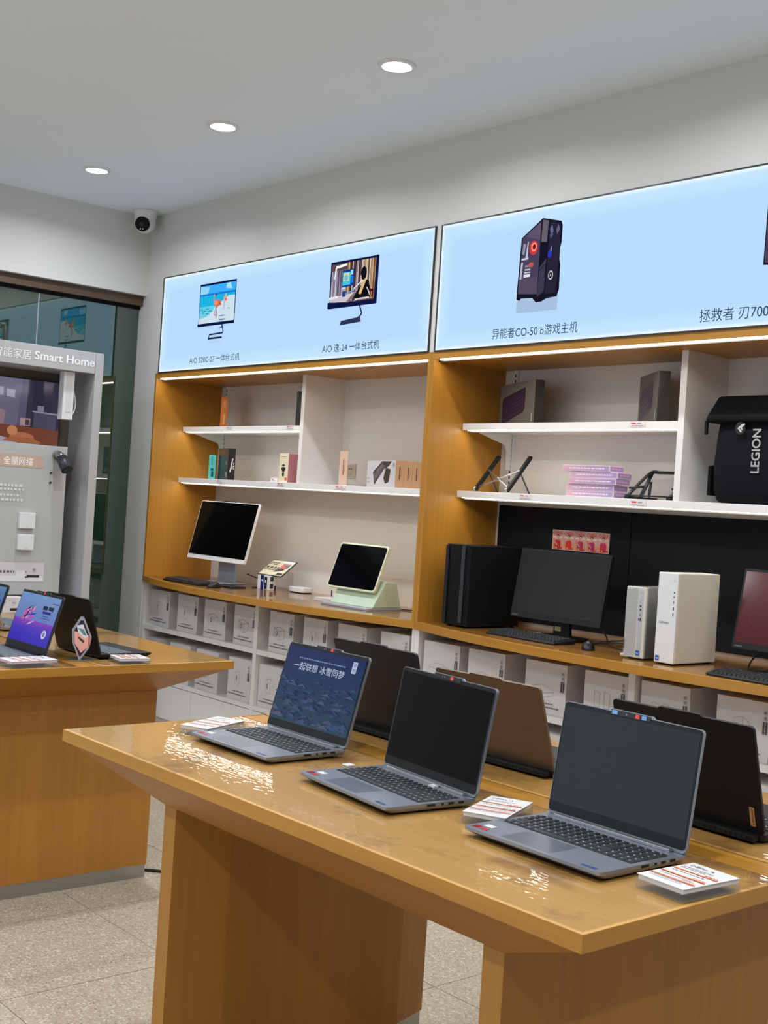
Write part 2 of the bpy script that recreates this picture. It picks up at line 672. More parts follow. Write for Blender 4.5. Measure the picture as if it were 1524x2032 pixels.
# floor with tiles
mb = MB()
mb.box(-0.3, 9.6, -7.2, 0.7, -0.12, -0.004)
floor = struct(mb.build('floor', 'mortar'))
tm = MB()
tm.box(-0.2985, 0.2985, -0.2985, 0.2985, -0.012, 0.0)
tile_o = None
fx, fy = 7.535 - 1.859 * 1.533, -4.2 + 1.815 * 1.533
fl_loc = floor.location
for i in range(-10, 7):
    for j in range(-10, 4):
        cx, cy = fx + 0.6 * (i + 0.5), fy + 0.6 * (j + 0.5)
        if cx < 0.0 or cx > 9.2 or cy < -6.8 or cy > 0.4:
            continue
        if tile_o is None:
            me_o = tm.build('tile', 'terrazzo')
            md = me_o.data
            off = me_o.location.copy()
            for v in md.vertices:
                v.co += off
            bpy.data.objects.remove(me_o)
            tile_o = md
            b = None
        o = bpy.data.objects.new('tile', tile_o)
        col.objects.link(o)
        o.parent = floor
        o.location = V(cx, cy, 0) - fl_loc
# ceiling
struct(MB().box(-0.3, 9.6, -7.2, 0.75, ZC, ZC + 0.12).build('ceiling', 'ceiling_paint'))
# wall with the niches
mb = MB()
mb.box(0, 9.5, 0, 0.62, 2.9575, ZC)                # above the signs
mb.box(0, 0.186, 0, 0.62, 0, 2.9575)               # beside the corner
mb.box(0.186, 0.2265, 0, 0.62, 2.3195, 2.9575)
mb.box(2.8985, 2.9395, 0, 0.62, 2.3195, 2.9575)    # between the signs
mb.box(5.652, 9.5, 0, 0.62, 0, 2.9575)
mb.box(0.186, 5.652, 0.56, 0.62, 0, 2.9575)
struct(mb.build('wall_back', 'wall_paint'))
# wall with the shop window
mb = MB()
mb.box(-0.2, 0, -7.0, 0, 2.855, ZC)
mb.box(-0.2, 0, -7.0, -3.6, 0, 2.855)
mb.box(-0.2, 0, 0.0, 0.62, 0, ZC)
struct(mb.build('wall_left', 'wall_paint'))
struct(MB().box(9.5, 9.6, -7.1, 0.62, 0, ZC).build('wall_right', 'low_bounce_paint'))  # unseen wall, its colour darkened to cut light bounced onto the table ends
# assumed opening between header and piers, added to let in world fill light
mb = MB()
mb.box(-0.2, 9.5, -7.1, -7.0, 2.9, ZC)
mb.box(-0.2, 0.6, -7.1, -7.0, 0, 2.9)
mb.box(8.9, 9.5, -7.1, -7.0, 0, 2.9)
struct(mb.build('wall_front', 'room_paint'))
# window head and glazing
t = MB().box(-0.13, -0.045, -3.6, 0.0, 2.79, 2.854).build('trim_1', 'bronze_frame')
struct(t)
t = MB().box(-0.115, -0.085, -3.6, 0.0, 2.768, 2.79).build('trim_2', 'black_matte')
struct(t)
win = MB().box(-0.115, -0.085, -3.6, -0.0, 0.0, 0.03).build('window_1', 'black_matte')
struct(win)
for a, b in ((-0.73, -0.004), (-1.70, -0.738), (-2.67, -1.708), (-3.596, -2.678)):
    MB().box(-0.106, -0.094, a, b, 0.03, 2.768).build('pane', 'green_glass', win)
for y in (-0.734, -1.704, -2.674):
    MB().box(-0.108, -0.092, y - 0.004, y + 0.004, 0.03, 2.768).build('glass_joint', 'silver_plastic', win)
mb = MB()
mb.box(-0.9, -0.85, -3.8, 0.3, 0, 3.2).box(-0.9, -0.2, -3.85, -3.8, 0, 3.2).box(-0.9, -0.2, 0.3, 0.35, 0, 3.2).box(-0.9, -0.2, -3.85, 0.35, 3.2, 3.25)
struct(mb.build('wall_beyond', 'black_matte'))

# =================================================================== BACKLIT SIGNS
def sign(x0, x1, label):
    t = thing('lightbox_sign', label, 'sign', ((x0 + x1) / 2, 0.0, 2.32), 0, 'backlit signs over the shelves')
    MB().box(x0 + 0.006, x1 - 0.006, -0.004, 0.05, 2.326, 2.951).build('light_panel', 'sign_light', t)
    f = MB()
    f.box(x0, x1, -0.010, 0.03, 2.32, 2.326).box(x0, x1, -0.010, 0.03, 2.951, 2.957)
    f.box(x0, x0 + 0.006, -0.010, 0.03, 2.326, 2.951).box(x1 - 0.006, x1, -0.010, 0.03, 2.326, 2.951)
    f.build('sign_frame', 'dark_metal', t)
    return t

def on_wall(shapes, name, parent, mat='print_sign', y=-0.0045):
    mb = MB()
    flat(mb, shapes, (0, y, 0), (1, 0, 0), (0, 0, 1))
    return mb.build(name, mat, parent)

INK = rgb(40, 62, 96)
s1 = sign(0.227, 2.898, 'backlit sign showing two desktop computers with a flamingo and a desk picture')
on_wall([(INK, 'text', 'AIO 520C-27 一体台式机', 0.612, 2.362, 0.575, 0.046)], 'lettering', s1)
on_wall([(INK, 'text', 'AIO 逸-24 一体台式机', 2.012, 2.360, 0.495, 0.048)], 'lettering', s1)
rnd = random.Random(3)
NAVY = rgb(14, 22, 66)
sh = [(NAVY, rc(0.690, 1.105, 2.595, 2.866)), (rgb(60, 175, 250), rc(0.697, 1.098, 2.795, 2.853)),
      (rgb(150, 215, 250), [(0.697, 2.795), (0.78, 2.795), (0.80, 2.84), (0.697, 2.85)]),
      (rgb(170, 225, 252), [(0.99, 2.82), (1.06, 2.812), (1.04, 2.852), (1.0, 2.850)]),
      (rgb(28, 120, 215), rc(0.697, 1.098, 2.788, 2.800)),
      (rgb(30, 180, 226), rc(0.697, 1.098, 2.70, 2.788)),
      (rgb(96, 208, 232), [(0.697, 2.66), (0.90, 2.70), (0.90, 2.72), (0.697, 2.72)]),
      (rgb(205, 224, 236), [(0.697, 2.612), (1.098, 2.612), (1.098, 2.77), (1.03, 2.772), (0.90, 2.72), (0.79, 2.655), (0.697, 2.645)]),
      (rgb(120, 205, 226), [(0.697, 2.645), (0.79, 2.655), (0.86, 2.69), (0.697, 2.672)])]
for i in range(9):
    x, z = rnd.uniform(0.705, 0.82), rnd.uniform(2.668, 2.705)
    sh.append((rgb(30, 140, 176), rc(x, x + 0.03, z, z + 0.005)))
sh += [(rgb(222, 110, 70), ell(0.905, 2.733, 0.042, 0.022)), (rgb(240, 150, 120), ell(0.888, 2.735, 0.022, 0.014)),
       (rgb(196, 84, 56), [(0.925, 2.74), (0.955, 2.722), (0.935, 2.715)]),
       (rgb(230, 140, 120), sg(0.870, 2.73, 0.862, 2.775, 0.009)), (rgb(230, 140, 120), sg(0.862, 2.775, 0.878, 2.79, 0.009)), (rgb(70, 40, 60), ell(0.885, 2.786, 0.008, 0.006)),
       (rgb(150, 96, 110), sg(0.905, 2.712, 0.900, 2.635, 0.007)), (rgb(150, 96, 110), sg(0.900, 2.712, 0.875, 2.665, 0.006)), (rgb(150, 96, 110), sg(0.875, 2.665, 0.895, 2.655, 0.006)),
       (rgb(236, 170, 160), ell(0.995, 2.755, 0.02, 0.018)), (rgb(222, 110, 90), ell(1.0, 2.748, 0.012, 0.010)), (rgb(235, 200, 196), sg(1.0, 2.77, 1.0, 2.785, 0.008)), (rgb(130, 130, 150), sg(0.985, 2.74, 0.983, 2.685, 0.005)),
       (rgb(96, 130, 160), ell(0.97, 2.650, 0.035, 0.004)), (rgb(96, 130, 160), ell(0.975, 2.625, 0.035, 0.005)), (rgb(110, 140, 168), ell(1.04, 2.69, 0.016, 0.003)),
       (NAVY, rc(0.690, 1.105, 2.595, 2.612)),
       (rgb(30, 44, 84), sg(0.972, 2.597, 0.985, 2.575, 0.012)), (rgb(30, 44, 84), sg(0.955, 2.577, 0.985, 2.577, 0.008)), (rgb(30, 44, 84), sg(0.985, 2.577, 0.995, 2.548, 0.011)),
       (rgb(30, 44, 84), sg(0.995, 2.548, 0.985, 2.541, 0.010)), (rgb(30, 44, 84), sg(0.99, 2.541, 0.842, 2.537, 0.010)), (rgb(30, 44, 84), sg(0.843, 2.540, 0.828, 2.512, 0.009)),
       (rgb(20, 30, 66), sg(0.826, 2.513, 0.985, 2.513, 0.012)), (rgb(176, 200, 226), rc(0.83, 0.985, 2.488, 2.492))]
on_wall(sh, 'product_picture', s1)
X0, X1, Z0, Z1 = 2.047, 2.461, 2.603, 2.862
def q(a, b):
    return (X0 + (X1 - X0) * a, Z0 + (Z1 - Z0) * b)
def qp(*p):
    return [q(*k) for k in p]
sh = [(NAVY, rc(X0, X1, Z0, Z1)), (rgb(92, 70, 70), qp((.02, .1), (.97, .1), (.97, .95), (.02, .95)))]
cols = [(170, 150, 160), (60, 44, 50), (200, 190, 205), (96, 70, 66), (216, 206, 214), (70, 50, 44), (190, 150, 110), (60, 40, 34), (214, 178, 130), (120, 84, 54), (230, 210, 186), (160, 112, 60), (226, 196, 150), (120, 80, 44)]
for i in range(34):
    a = 0.03 + 0.94 * i / 34
    c = cols[rnd.randrange(len(cols))] if i > 11 else [(150, 140, 165), (214, 216, 232), (96, 84, 100), (186, 184, 205)][rnd.randrange(4)]
    top = 0.95 if i > 11 else 0.8
    sh.append((rgb(*c), qp((a, .12), (a + .02, .12), (a + .02, top), (a, top))))
sh += [(rgb(240, 245, 252), qp((.13, .84), (.36, .88), (.36, .93), (.13, .90))), (rgb(240, 245, 252), qp((.10, .62), (.12, .62), (.15, .86), (.12, .86))),
       (rgb(20, 60, 150), qp((.27, .42), (.52, .44), (.52, .79), (.27, .79))), (rgb(60, 200, 225), qp((.285, .46), (.45, .47), (.45, .74), (.285, .74))), (rgb(226, 224, 150), qp((.30, .55), (.42, .55), (.42, .72), (.30, .72))), (rgb(110, 190, 210), [q(.36 + .045 * math.cos(R(k * 30)), .62 + .07 * math.sin(R(k * 30))) for k in range(12)]), (rgb(30, 120, 220), qp((.46, .5), (.51, .5), (.51, .62), (.46, .66))), (rgb(160, 225, 250), qp((.45, .67), (.50, .67), (.50, .77), (.45, .77))),
       (rgb(210, 216, 230), qp((.28, .38), (.35, .39), (.35, .43), (.28, .42))),
       (rgb(206, 198, 206), qp((.02, .17), (.18, .25), (.55, .27), (.56, .30), (.38, .10), (.02, .14))), (rgb(130, 112, 112), qp((.38, .10), (.56, .30), (.60, .26), (.43, .08))),
       (rgb(230, 232, 240), qp((.02, .18), (.2, .22), (.2, .26), (.02, .24))), (rgb(40, 70, 140), qp((.30, .22), (.37, .22), (.37, .34), (.30, .34))), (rgb(120, 150, 200), qp((.36, .27), (.55, .32), (.55, .35), (.36, .29))),
       (rgb(16, 14, 22), qp((.55, .18), (.60, .30), (.78, .52), (.84, .50), (.90, .14), (.6, .14))), (rgb(232, 230, 236), qp((.53, .33), (.55, .36), (.78, .56), (.74, .56), (.53, .37))),
       (rgb(226, 190, 130), qp((.64, .25), (.69, .22), (.79, .52), (.75, .55))), (rgb(18, 18, 28), [q(.73 + .062 * math.cos(R(k * 24)), .66 + .14 * math.sin(R(k * 24))) for k in range(15)]), (rgb(214, 160, 150), qp((.655, .53), (.675, .50), (.69, .60), (.67, .64))),
       (rgb(200, 206, 222), qp((.8, .36), (.82, .36), (.9, .18), (.88, .16))), (rgb(210, 214, 226), qp((.55, .09), (.60, .15), (.86, .16), (.87, .13), (.62, .12))), (rgb(70, 30, 30), qp((.88, .14), (.94, .14), (.95, .30), (.87, .32))), (rgb(190, 120, 50), qp((.89, .15), (.91, .15), (.92, .26), (.9, .26))),
       (NAVY, qp((0, 0), (1, 0), (1, .09), (.5, .08), (.02, .13), (0, .13))), (NAVY, qp((.96, 0), (1, 0), (1, 1), (.97, 1))),
       (rgb(26, 40, 76), sg(2.33, 2.604, 2.355, 2.555, 0.010)), (rgb(26, 40, 76), sg(2.355, 2.557, 2.335, 2.541, 0.010)), (rgb(26, 40, 76), sg(2.345, 2.540, 2.318, 2.536, 0.010)),
       (rgb(48, 52, 84), [(2.178, 2.528), (2.342, 2.540), (2.352, 2.512), (2.166, 2.504)]), (rgb(180, 202, 228), rc(2.17, 2.35, 2.486, 2.490))]
on_wall(sh, 'product_picture', s1)

s2 = sign(2.940, 5.640, 'backlit sign showing one black gaming computer tower with a red fan')
on_wall([(INK, 'text', '异能者CO-50 b游戏主机', 3.342, 2.358, 0.53, 0.050)], 'lettering', s2)
on_wall([(INK, 'text', '拯救者 刃7000', 4.516, 2.356, 0.345, 0.052)], 'lettering', s2)
D1, D2, D3 = rgb(74, 66, 92), rgb(44, 42, 62), rgb(24, 22, 36)
sh = [(rgb(166, 194, 222), [(3.488, 2.555), (3.742, 2.545), (3.742, 2.47), (3.488, 2.47)]),
      (D3, [(3.495, 2.822), (3.622, 2.900), (3.737, 2.872), (3.745, 2.850), (3.745, 2.775), (3.738, 2.752), (3.738, 2.70), (3.745, 2.675), (3.747, 2.56), (3.735, 2.530), (3.675, 2.527), (3.645, 2.514), (3.61, 2.512), (3.585, 2.535), (3.515, 2.538), (3.505, 2.528), (3.486, 2.535), (3.485, 2.56)]),
      (D1, [(3.502, 2.820), (3.614, 2.888), (3.613, 2.60), (3.613, 2.55), (3.493, 2.56)]),
      (rgb(92, 84, 108), [(3.52, 2.828), (3.612, 2.884), (3.612, 2.80)]),
      (rgb(84, 74, 98), [(3.494, 2.565), (3.612, 2.552), (3.612, 2.635), (3.496, 2.625)]),
      (rgb(214, 60, 60), ell(3.575, 2.768, 0.027, 0.033)), (rgb(250, 150, 130), ell(3.577, 2.772, 0.017, 0.021)), (rgb(120, 30, 40), ell(3.578, 2.772, 0.010, 0.013)),
      (rgb(196, 196, 216), [(3.528, 2.725), (3.540, 2.728), (3.543, 2.80), (3.536, 2.80)]), (rgb(150, 146, 170), [(3.506, 2.745), (3.52, 2.74), (3.526, 2.79), (3.51, 2.795)]), (rgb(200, 200, 220), [(3.503, 2.715), (3.546, 2.718), (3.546, 2.728), (3.503, 2.724)]),
      (rgb(186, 180, 206), [(3.498, 2.628), (3.510, 2.628), (3.515, 2.706), (3.503, 2.706)]),
      (rgb(196, 90, 84), ell(3.566, 2.69, 0.016, 0.012)), (rgb(226, 228, 240), rc(3.524, 3.564, 2.635, 2.648)), (rgb(200, 200, 216), rc(3.527, 3.564, 2.653, 2.660)), (rgb(190, 190, 210), rc(3.529, 3.564, 2.666, 2.673)), (rgb(150, 146, 164), rc(3.530, 3.550, 2.682, 2.690)),
      (rgb(104, 98, 112), [(3.625, 2.892), (3.66, 2.884), (3.657, 2.786), (3.621, 2.79)]),
      (rgb(40, 36, 58), [(3.668, 2.876), (3.733, 2.862), (3.738, 2.76), (3.73, 2.55), (3.665, 2.545)]),
      (rgb(104, 108, 148), [(3.672, 2.845), (3.684, 2.862), (3.694, 2.83), (3.68, 2.81)]), (rgb(96, 100, 138), [(3.71, 2.835), (3.722, 2.86), (3.732, 2.835), (3.718, 2.812)]), (rgb(84, 88, 120), [(3.673, 2.815), (3.69, 2.83), (3.694, 2.815), (3.68, 2.798)]),
      (rgb(70, 66, 90), [(3.62, 2.66), (3.66, 2.69), (3.66, 2.71), (3.62, 2.668)]), (rgb(60, 58, 78), [(3.620, 2.655), (3.658, 2.685), (3.658, 2.56), (3.617, 2.535)]),
      (rgb(40, 60, 190), ell(3.680, 2.728, 0.012, 0.018)), (rgb(130, 140, 200), [(3.684, 2.738), (3.692, 2.745), (3.69, 2.768), (3.684, 2.755)]),
      (rgb(206, 200, 212), ell(3.694, 2.630, 0.015, 0.021)), (rgb(40, 34, 52), ell(3.694, 2.630, 0.010, 0.015)), (rgb(190, 170, 186), ell(3.694, 2.630, 0.004, 0.006))]
on_wall(sh, 'product_picture', s2)
sh = [(D3, [(4.795, 2.56), (4.98, 2.54), (4.99, 2.86), (4.87, 2.88), (4.80, 2.85)]), (D1, [(4.80, 2.57), (4.87, 2.56), (4.875, 2.86), (4.805, 2.845)])]
on_wall(sh, 'product_picture', s2)

# =================================================================== DISPLAY NICHES
def niche(x0, x1, xo0, xo1, label, divx, pegboard):
    t = thing('display_niche', label, 'shelving', ((x0 + x1) / 2, 0.26, 0.965), 0, 'wooden display niches')
    MB().box(xo0, x0, -0.003, ND + 0.02, 0.9637, 2.32).build('side_panel', 'wood_v', t)
    MB().box(x1, xo1, -0.003, ND + 0.02, 0.9637, 2.32).build('side_panel', 'wood_v', t)
    MB().box(x0, x1, -0.003, ND + 0.02, 2.284, 2.32).build('top_panel', 'wood_x', t)
    MB().box(x0, x1, ND, ND + 0.02, 0.9637, 2.284).build('back_panel', 'back_board', t)
    MB().box(x0 + 0.03, x1 - 0.012, 0.010, 0.022, 2.279, 2.2842).build('light_strip', 'led_light', t)
    MB().box(x0, x1, 0.030, 0.036, 2.2745, 2.2842).build('light_channel', 'channel_grey', t)
    MB().box(divx - 0.0165, divx + 0.0165, 0.215, ND, 1.60, 2.284).build('divider', 'white_board', t)
    s = MB().box(x0 + 0.002, divx - 0.0165, 0.224, ND, 1.947, 1.981).build('shelf', 'white_board', t, 0.0015)
    MB().box(x0 + 0.035, divx - 0.02, 0.230, 0.242, 1.9435, 1.9472).build('light_strip', 'led_light', s)
    MB().box(x0 + 0.03, divx - 0.02, 0.247, 0.250, 1.937, 1.9472).build('light_channel', 'channel_grey', s)
    s = MB().box(x0 + 0.002, x1 - 0.002, 0.213, ND, 1.601, 1.635).build('shelf', 'white_board', t, 0.0015)
    MB().box(x0 + 0.035, x1 - 0.03, 0.219, 0.231, 1.5985, 1.6012).build('light_strip', 'led_light', s)
    MB().box(x0 + 0.03, x1 - 0.03, 0.236, 0.239, 1.5925, 1.6012).build('light_channel', 'channel_grey', s)
    # slotted upright and bracket under the upper shelf
    bx = x0 + 0.085
    r = MB().box(bx - 0.014, bx + 0.014, ND - 0.016, ND, 1.635, 2.284).build('upright_rail', 'white_board', t)
    sl = MB()
    z = 1.66
    while z < 2.26:
        sl.box(bx - 0.004, bx + 0.004, ND - 0.0175, ND - 0.015, z, z + 0.014)
        z += 0.028
    sl.build('slots', 'hole_black', r)['kind'] = 'stuff'
    br = MB()
    br.prism([(0.27, 1.946), (0.50, 1.946), (0.50, 1.76), (0.478, 1.76), (0.474, 1.86), (0.455, 1.890), (0.27, 1.936)], (bx - 0.006, 0, 0), (0, 1, 0), (0, 0, 1), (1, 0, 0), 0, 0.012)
    br.build('bracket', 'white_board', t)
    if pegboard:
        for a, b in ((x0 + 0.025, 3.838), (3.842, 4.737), (4.741, x1 - 0.01)):
            p = MB().box(a, b, ND - 0.014, ND - 0.001, 0.985, 1.576).build('peg_panel', 'peg_black', t, 0.002)
            h = MB()
            k = int((b - a) / 0.05)
            for i in range(k):
                for j in range(10):
                    hx, hz = a + 0.035 + i * 0.05, 1.05 + j * 0.05
                    h.add([(hx + 0.006 * math.cos(R(c)), ND - 0.0144, hz + 0.006 * math.sin(R(c))) for c in range(0, 360, 45)], [tuple(range(8))])
            h.build('peg_holes', 'hole_black', p)['kind'] = 'stuff'
    return t

niche(NX0, NX1, 0.186, 2.9185, 'oak display niche beside the glass wall, with a plain cream back', 1.5685, False)
niche(BX0, BX1, 2.9195, 5.652, 'oak display niche with a black pegboard back and a backpack on its shelf', 4.298, True)

# counters with a bowed front
def counter(x0, x1, label):
    xm, hw = (x0 + x1) / 2, (x1 - x0) / 2
    n = 40
    pts = [(x0 + (x1 - x0) * i / n, -0.195 * (1 - abs((x0 + (x1 - x0) * i / n - xm) / hw) ** 2.3) - 0.004) for i in range(n + 1)]
    poly = pts + [(x1, 0.0), (x0, 0.0)]
    t = thing('counter_top', label, 'counter', (xm, 0.25, 0.925), 0, 'bow fronted oak counters')
    mb = MB()
    mb.prism(pts + [(x1, -0.003), (x0, -0.003)], (0, 0, 0), (1, 0, 0), (0, 1, 0), (0, 0, 1), 0.925, 0.9635)
    mb.build('front_edge', 'wood_x', t)
    MB().box(x0 + 0.001, x1 - 0.001, -0.003, ND + 0.02, 0.925, 0.9635).build('top_board', 'wood_counter', t)
    pts2 = [(x0 + 0.03 + (x1 - x0 - 0.06) * i / n, -0.195 * (1 - abs((x0 + 0.03 + (x1 - x0 - 0.06) * i / n - xm) / hw) ** 2.3) + 0.010) for i in range(n + 1)]
    mb = MB()
    mb.prism(pts2 + [(x1 - 0.03, ND - 0.02), (x0 + 0.03, ND - 0.02)], (0, 0, 0), (1, 0, 0), (0, 1, 0), (0, 0, 1), 0.9637, 0.9652)
    mb.build('clear_cover', 'film_counter', t)
    return t
counter(0.186, 2.9185, 'oak counter with a bowed front holding the white all-in-one computer')
counter(2.9195, 5.652, 'oak counter with a bowed front holding the computer towers')
ZT = 0.9652

# white base cabinets
def base_cab(x0, x1, xd, label):
    t = thing('base_cabinet', label, 'cabinet', ((x0 + x1) / 2, 0.27, 0.0), 0, 'white base cabinets under the counters')
    for a, b in ((x0, x0 + 0.034), (xd - 0.018, xd + 0.018), (x1 - 0.018, x1)):
        MB().box(a, b, 0.004, 0.52, 0.0, 0.925).build('upright', 'white_board', t, 0.001)
    for a, b in ((x0 + 0.034, xd - 0.018), (xd + 0.018, x1 - 0.018)):
        MB().box(a, b, 0.006, 0.5, 0.612, 0.642).build('shelf', 'white_board', t, 0.001)
        MB().box(a, b, 0.006, 0.5, 0.283, 0.308).build('shelf', 'white_board', t, 0.001)
        MB().box(a, b, 0.03, 0.06, 0.0, 0.06).build('kick_board', 'white_board', t)
        m = (a + b) / 2
        for c, d in ((a + 0.002, m - 0.0015), (m + 0.0015, b - 0.002)):
            MB().box(c, d, 0.004, 0.022, 0.06, 0.279).build('door', 'white_board', t, 0.0008)
    MB().box(x0 + 0.034, x1 - 0.018, 0.5, 0.52, 0.06, 0.925).build('back_panel', 'white_board', t)
    return t
base_cab(0.188, 2.918, 1.532, 'white base cabinet nearest the glass wall, its shelves full of cartons')
base_cab(2.920, 5.650, 4.290, 'white base cabinet below the counter with the computer towers')

# cartons on the base cabinet shelves
def carton_print(kind, wd, ht, seed):
    G = rgb(150, 146, 150)
    G2 = rgb(120, 116, 122)
    sh = []
    cx = wd * 0.42
    if kind == 0:      # boxy device in perspective
        sh += [(G2, sg(cx - .05, ht * .60, cx + .005, ht * .53, .0022)), (G2, sg(cx + .005, ht * .53, cx + .055, ht * .57, .0022)), (G2, sg(cx + .055, ht * .57, cx, ht * .64, .0022)), (G2, sg(cx, ht * .64, cx - .05, ht * .60, .0022)),
               (G, sg(cx - .05, ht * .60, cx - .045, ht * .40, .0016)), (G, sg(cx + .005, ht * .53, cx + .005, ht * .32, .0016)), (G, sg(cx + .055, ht * .57, cx + .05, ht * .37, .0016)), (G, sg(cx - .045, ht * .40, cx + .005, ht * .32, .0016)), (G, sg(cx + .005, ht * .32, cx + .05, ht * .37, .0016)),
               (G2, ell(cx - .022, ht * .47, .010, .014, 12)), (rgb(206, 202, 202), ell(cx - .022, ht * .47, .006, .009, 12))]
    elif kind == 1:    # tall faint device
        sh += [(G, sg(cx - .02, ht * .66, cx - .025, ht * .38, .0014)), (G, sg(cx + .02, ht * .70, cx + .02, ht * .34, .0014)), (G, sg(cx - .02, ht * .66, cx + .02, ht * .70, .0014)), (G, sg(cx - .025, ht * .38, cx + .02, ht * .34, .0014)), (G2, rc(cx - .012, cx - .004, ht * .46, ht * .58)), (G, sg(cx + .02, ht * .70, cx + .05, ht * .62, .0012)), (G, sg(cx + .05, ht * .62, cx + .05, ht * .40, .0012))]
    elif kind == 2:    # flat printer shape
        sh += [(G, sg(cx - .06, ht * .50, cx, ht * .56, .0014)), (G, sg(cx, ht * .56, cx + .07, ht * .48, .0014)), (G2, sg(cx - .06, ht * .46, cx + .02, ht * .40, .0018)), (G2, sg(cx + .02, ht * .40, cx + .07, ht * .44, .0018)), (G, sg(cx - .06, ht * .50, cx - .06, ht * .40, .0014)), (G, sg(cx - .055, ht * .40, cx + .02, ht * .32, .0014)), (G, sg(cx + .02, ht * .32, cx + .07, ht * .38, .0014)), (G, sg(cx + .07, ht * .48, cx + .07, ht * .38, .0014))]
    else:              # two upright boxes
        sh += [(G, p) for a in (cx - .04, cx + .015) for p in (sg(a, ht * .35, a, ht * .65, .0014), sg(a + .03, ht * .35, a + .03, ht * .62, .0014), sg(a, ht * .65, a + .03, ht * .62, .0014), sg(a, ht * .35, a + .03, ht * .35, .0014))]
    sh += dashes(rgb(96, 92, 98), wd * .22, wd * .72, ht * .205, .0045, 7, seed)
    sh += dashes(rgb(96, 92, 98), wd * .06, wd * .86, ht * .135, .0055, 12, seed + 1)
    ink = rgb(52, 48, 52)
    sh += [(ink, 'text', '联', wd - .026, ht - .048, .014, .014), (ink, 'text', '想', wd - .026, ht - .068, .014, .014),
           (ink, rc(wd - .028, wd - .010, ht - .122, ht - .074)), (rgb(214, 209, 208), 'text', 'Lenovo', wd - .024, ht - .120, .010, .044, 90)]
    return sh

CART = 0
def carton(x0, wd, zb, ht, dep, kind, label, y=0.03):
    global CART
    CART += 1
    t = thing('product_carton', label, 'carton', (x0 + wd / 2, y + dep / 2, zb), 0, 'white cartons under the counters')
    MB().box(x0, x0 + wd, y, y + dep, zb, zb + ht).build('box', 'white_carton', t, 0.0012)
    mb = MB()
    flat(mb, carton_print(kind, wd, ht, CART * 7), (x0, y, zb), (1, 0, 0), (0, 0, 1))
    mb.build('print', 'print_paper', t)
    MB().box(x0 + wd / 2 - 0.02, x0 + wd / 2 + 0.02, y + 0.01, y + dep - 0.01, zb + ht, zb + ht + 0.0005).build('sealing_tape', 'paper', t)
    return t
ordin = ['leftmost', 'second', 'third', 'fourth', 'fifth', 'sixth', 'seventh', 'eighth']
up1 = [(0.252, .252, 1), (0.603, .241, 1), (0.926, .243, 0), (1.262, .235, 0), (1.632, .235, 0), (1.962, .218, 1), (2.273, .243, 3), (2.634, .222, 2)]
for i, (x, wd, k) in enumerate(up1):
    carton(x, wd, 0.6425, 0.237, 0.3, k, '%s white carton from the left on the upper cabinet shelf near the glass wall' % ordin[i].capitalize())
lo1 = [(0.226, .179, 1), (0.54, .247, 3), (0.863, .256, 0), (1.232, .242, 1), (1.556, .238, 1), (1.93, .24, 0), (2.28, .24, 1)]
for i, (x, wd, k) in enumerate(lo1):
    carton(x, wd, 0.3085, 0.250, 0.3, k, '%s white carton from the left on the lower cabinet shelf near the glass wall' % ordin[i].capitalize())
up2 = [(2.970, .257, 2), (3.288, .244, 2), (3.665, .248, 2), (4.016, .235, 3), (4.322, .245, 3), (4.695, .24, 1), (5.06, .24, 2)]
for i, (x, wd, k) in enumerate(up2):
    carton(x, wd, 0.6425, 0.232, 0.3, k, '%s white carton from the left on the shelf below the computer towers' % ordin[i].capitalize())
for i, (x, wd, k) in enumerate([(2.99, .25, 0), (3.36, .25, 1), (3.72, .24, 0), (4.02, .23, 1), (4.36, .25, 0), (4.74, .24, 3)]):
    carton(x, wd, 0.3085, 0.250, 0.3, k, '%s white carton from the left on the bottom shelf below the computer towers' % ordin[i].capitalize())

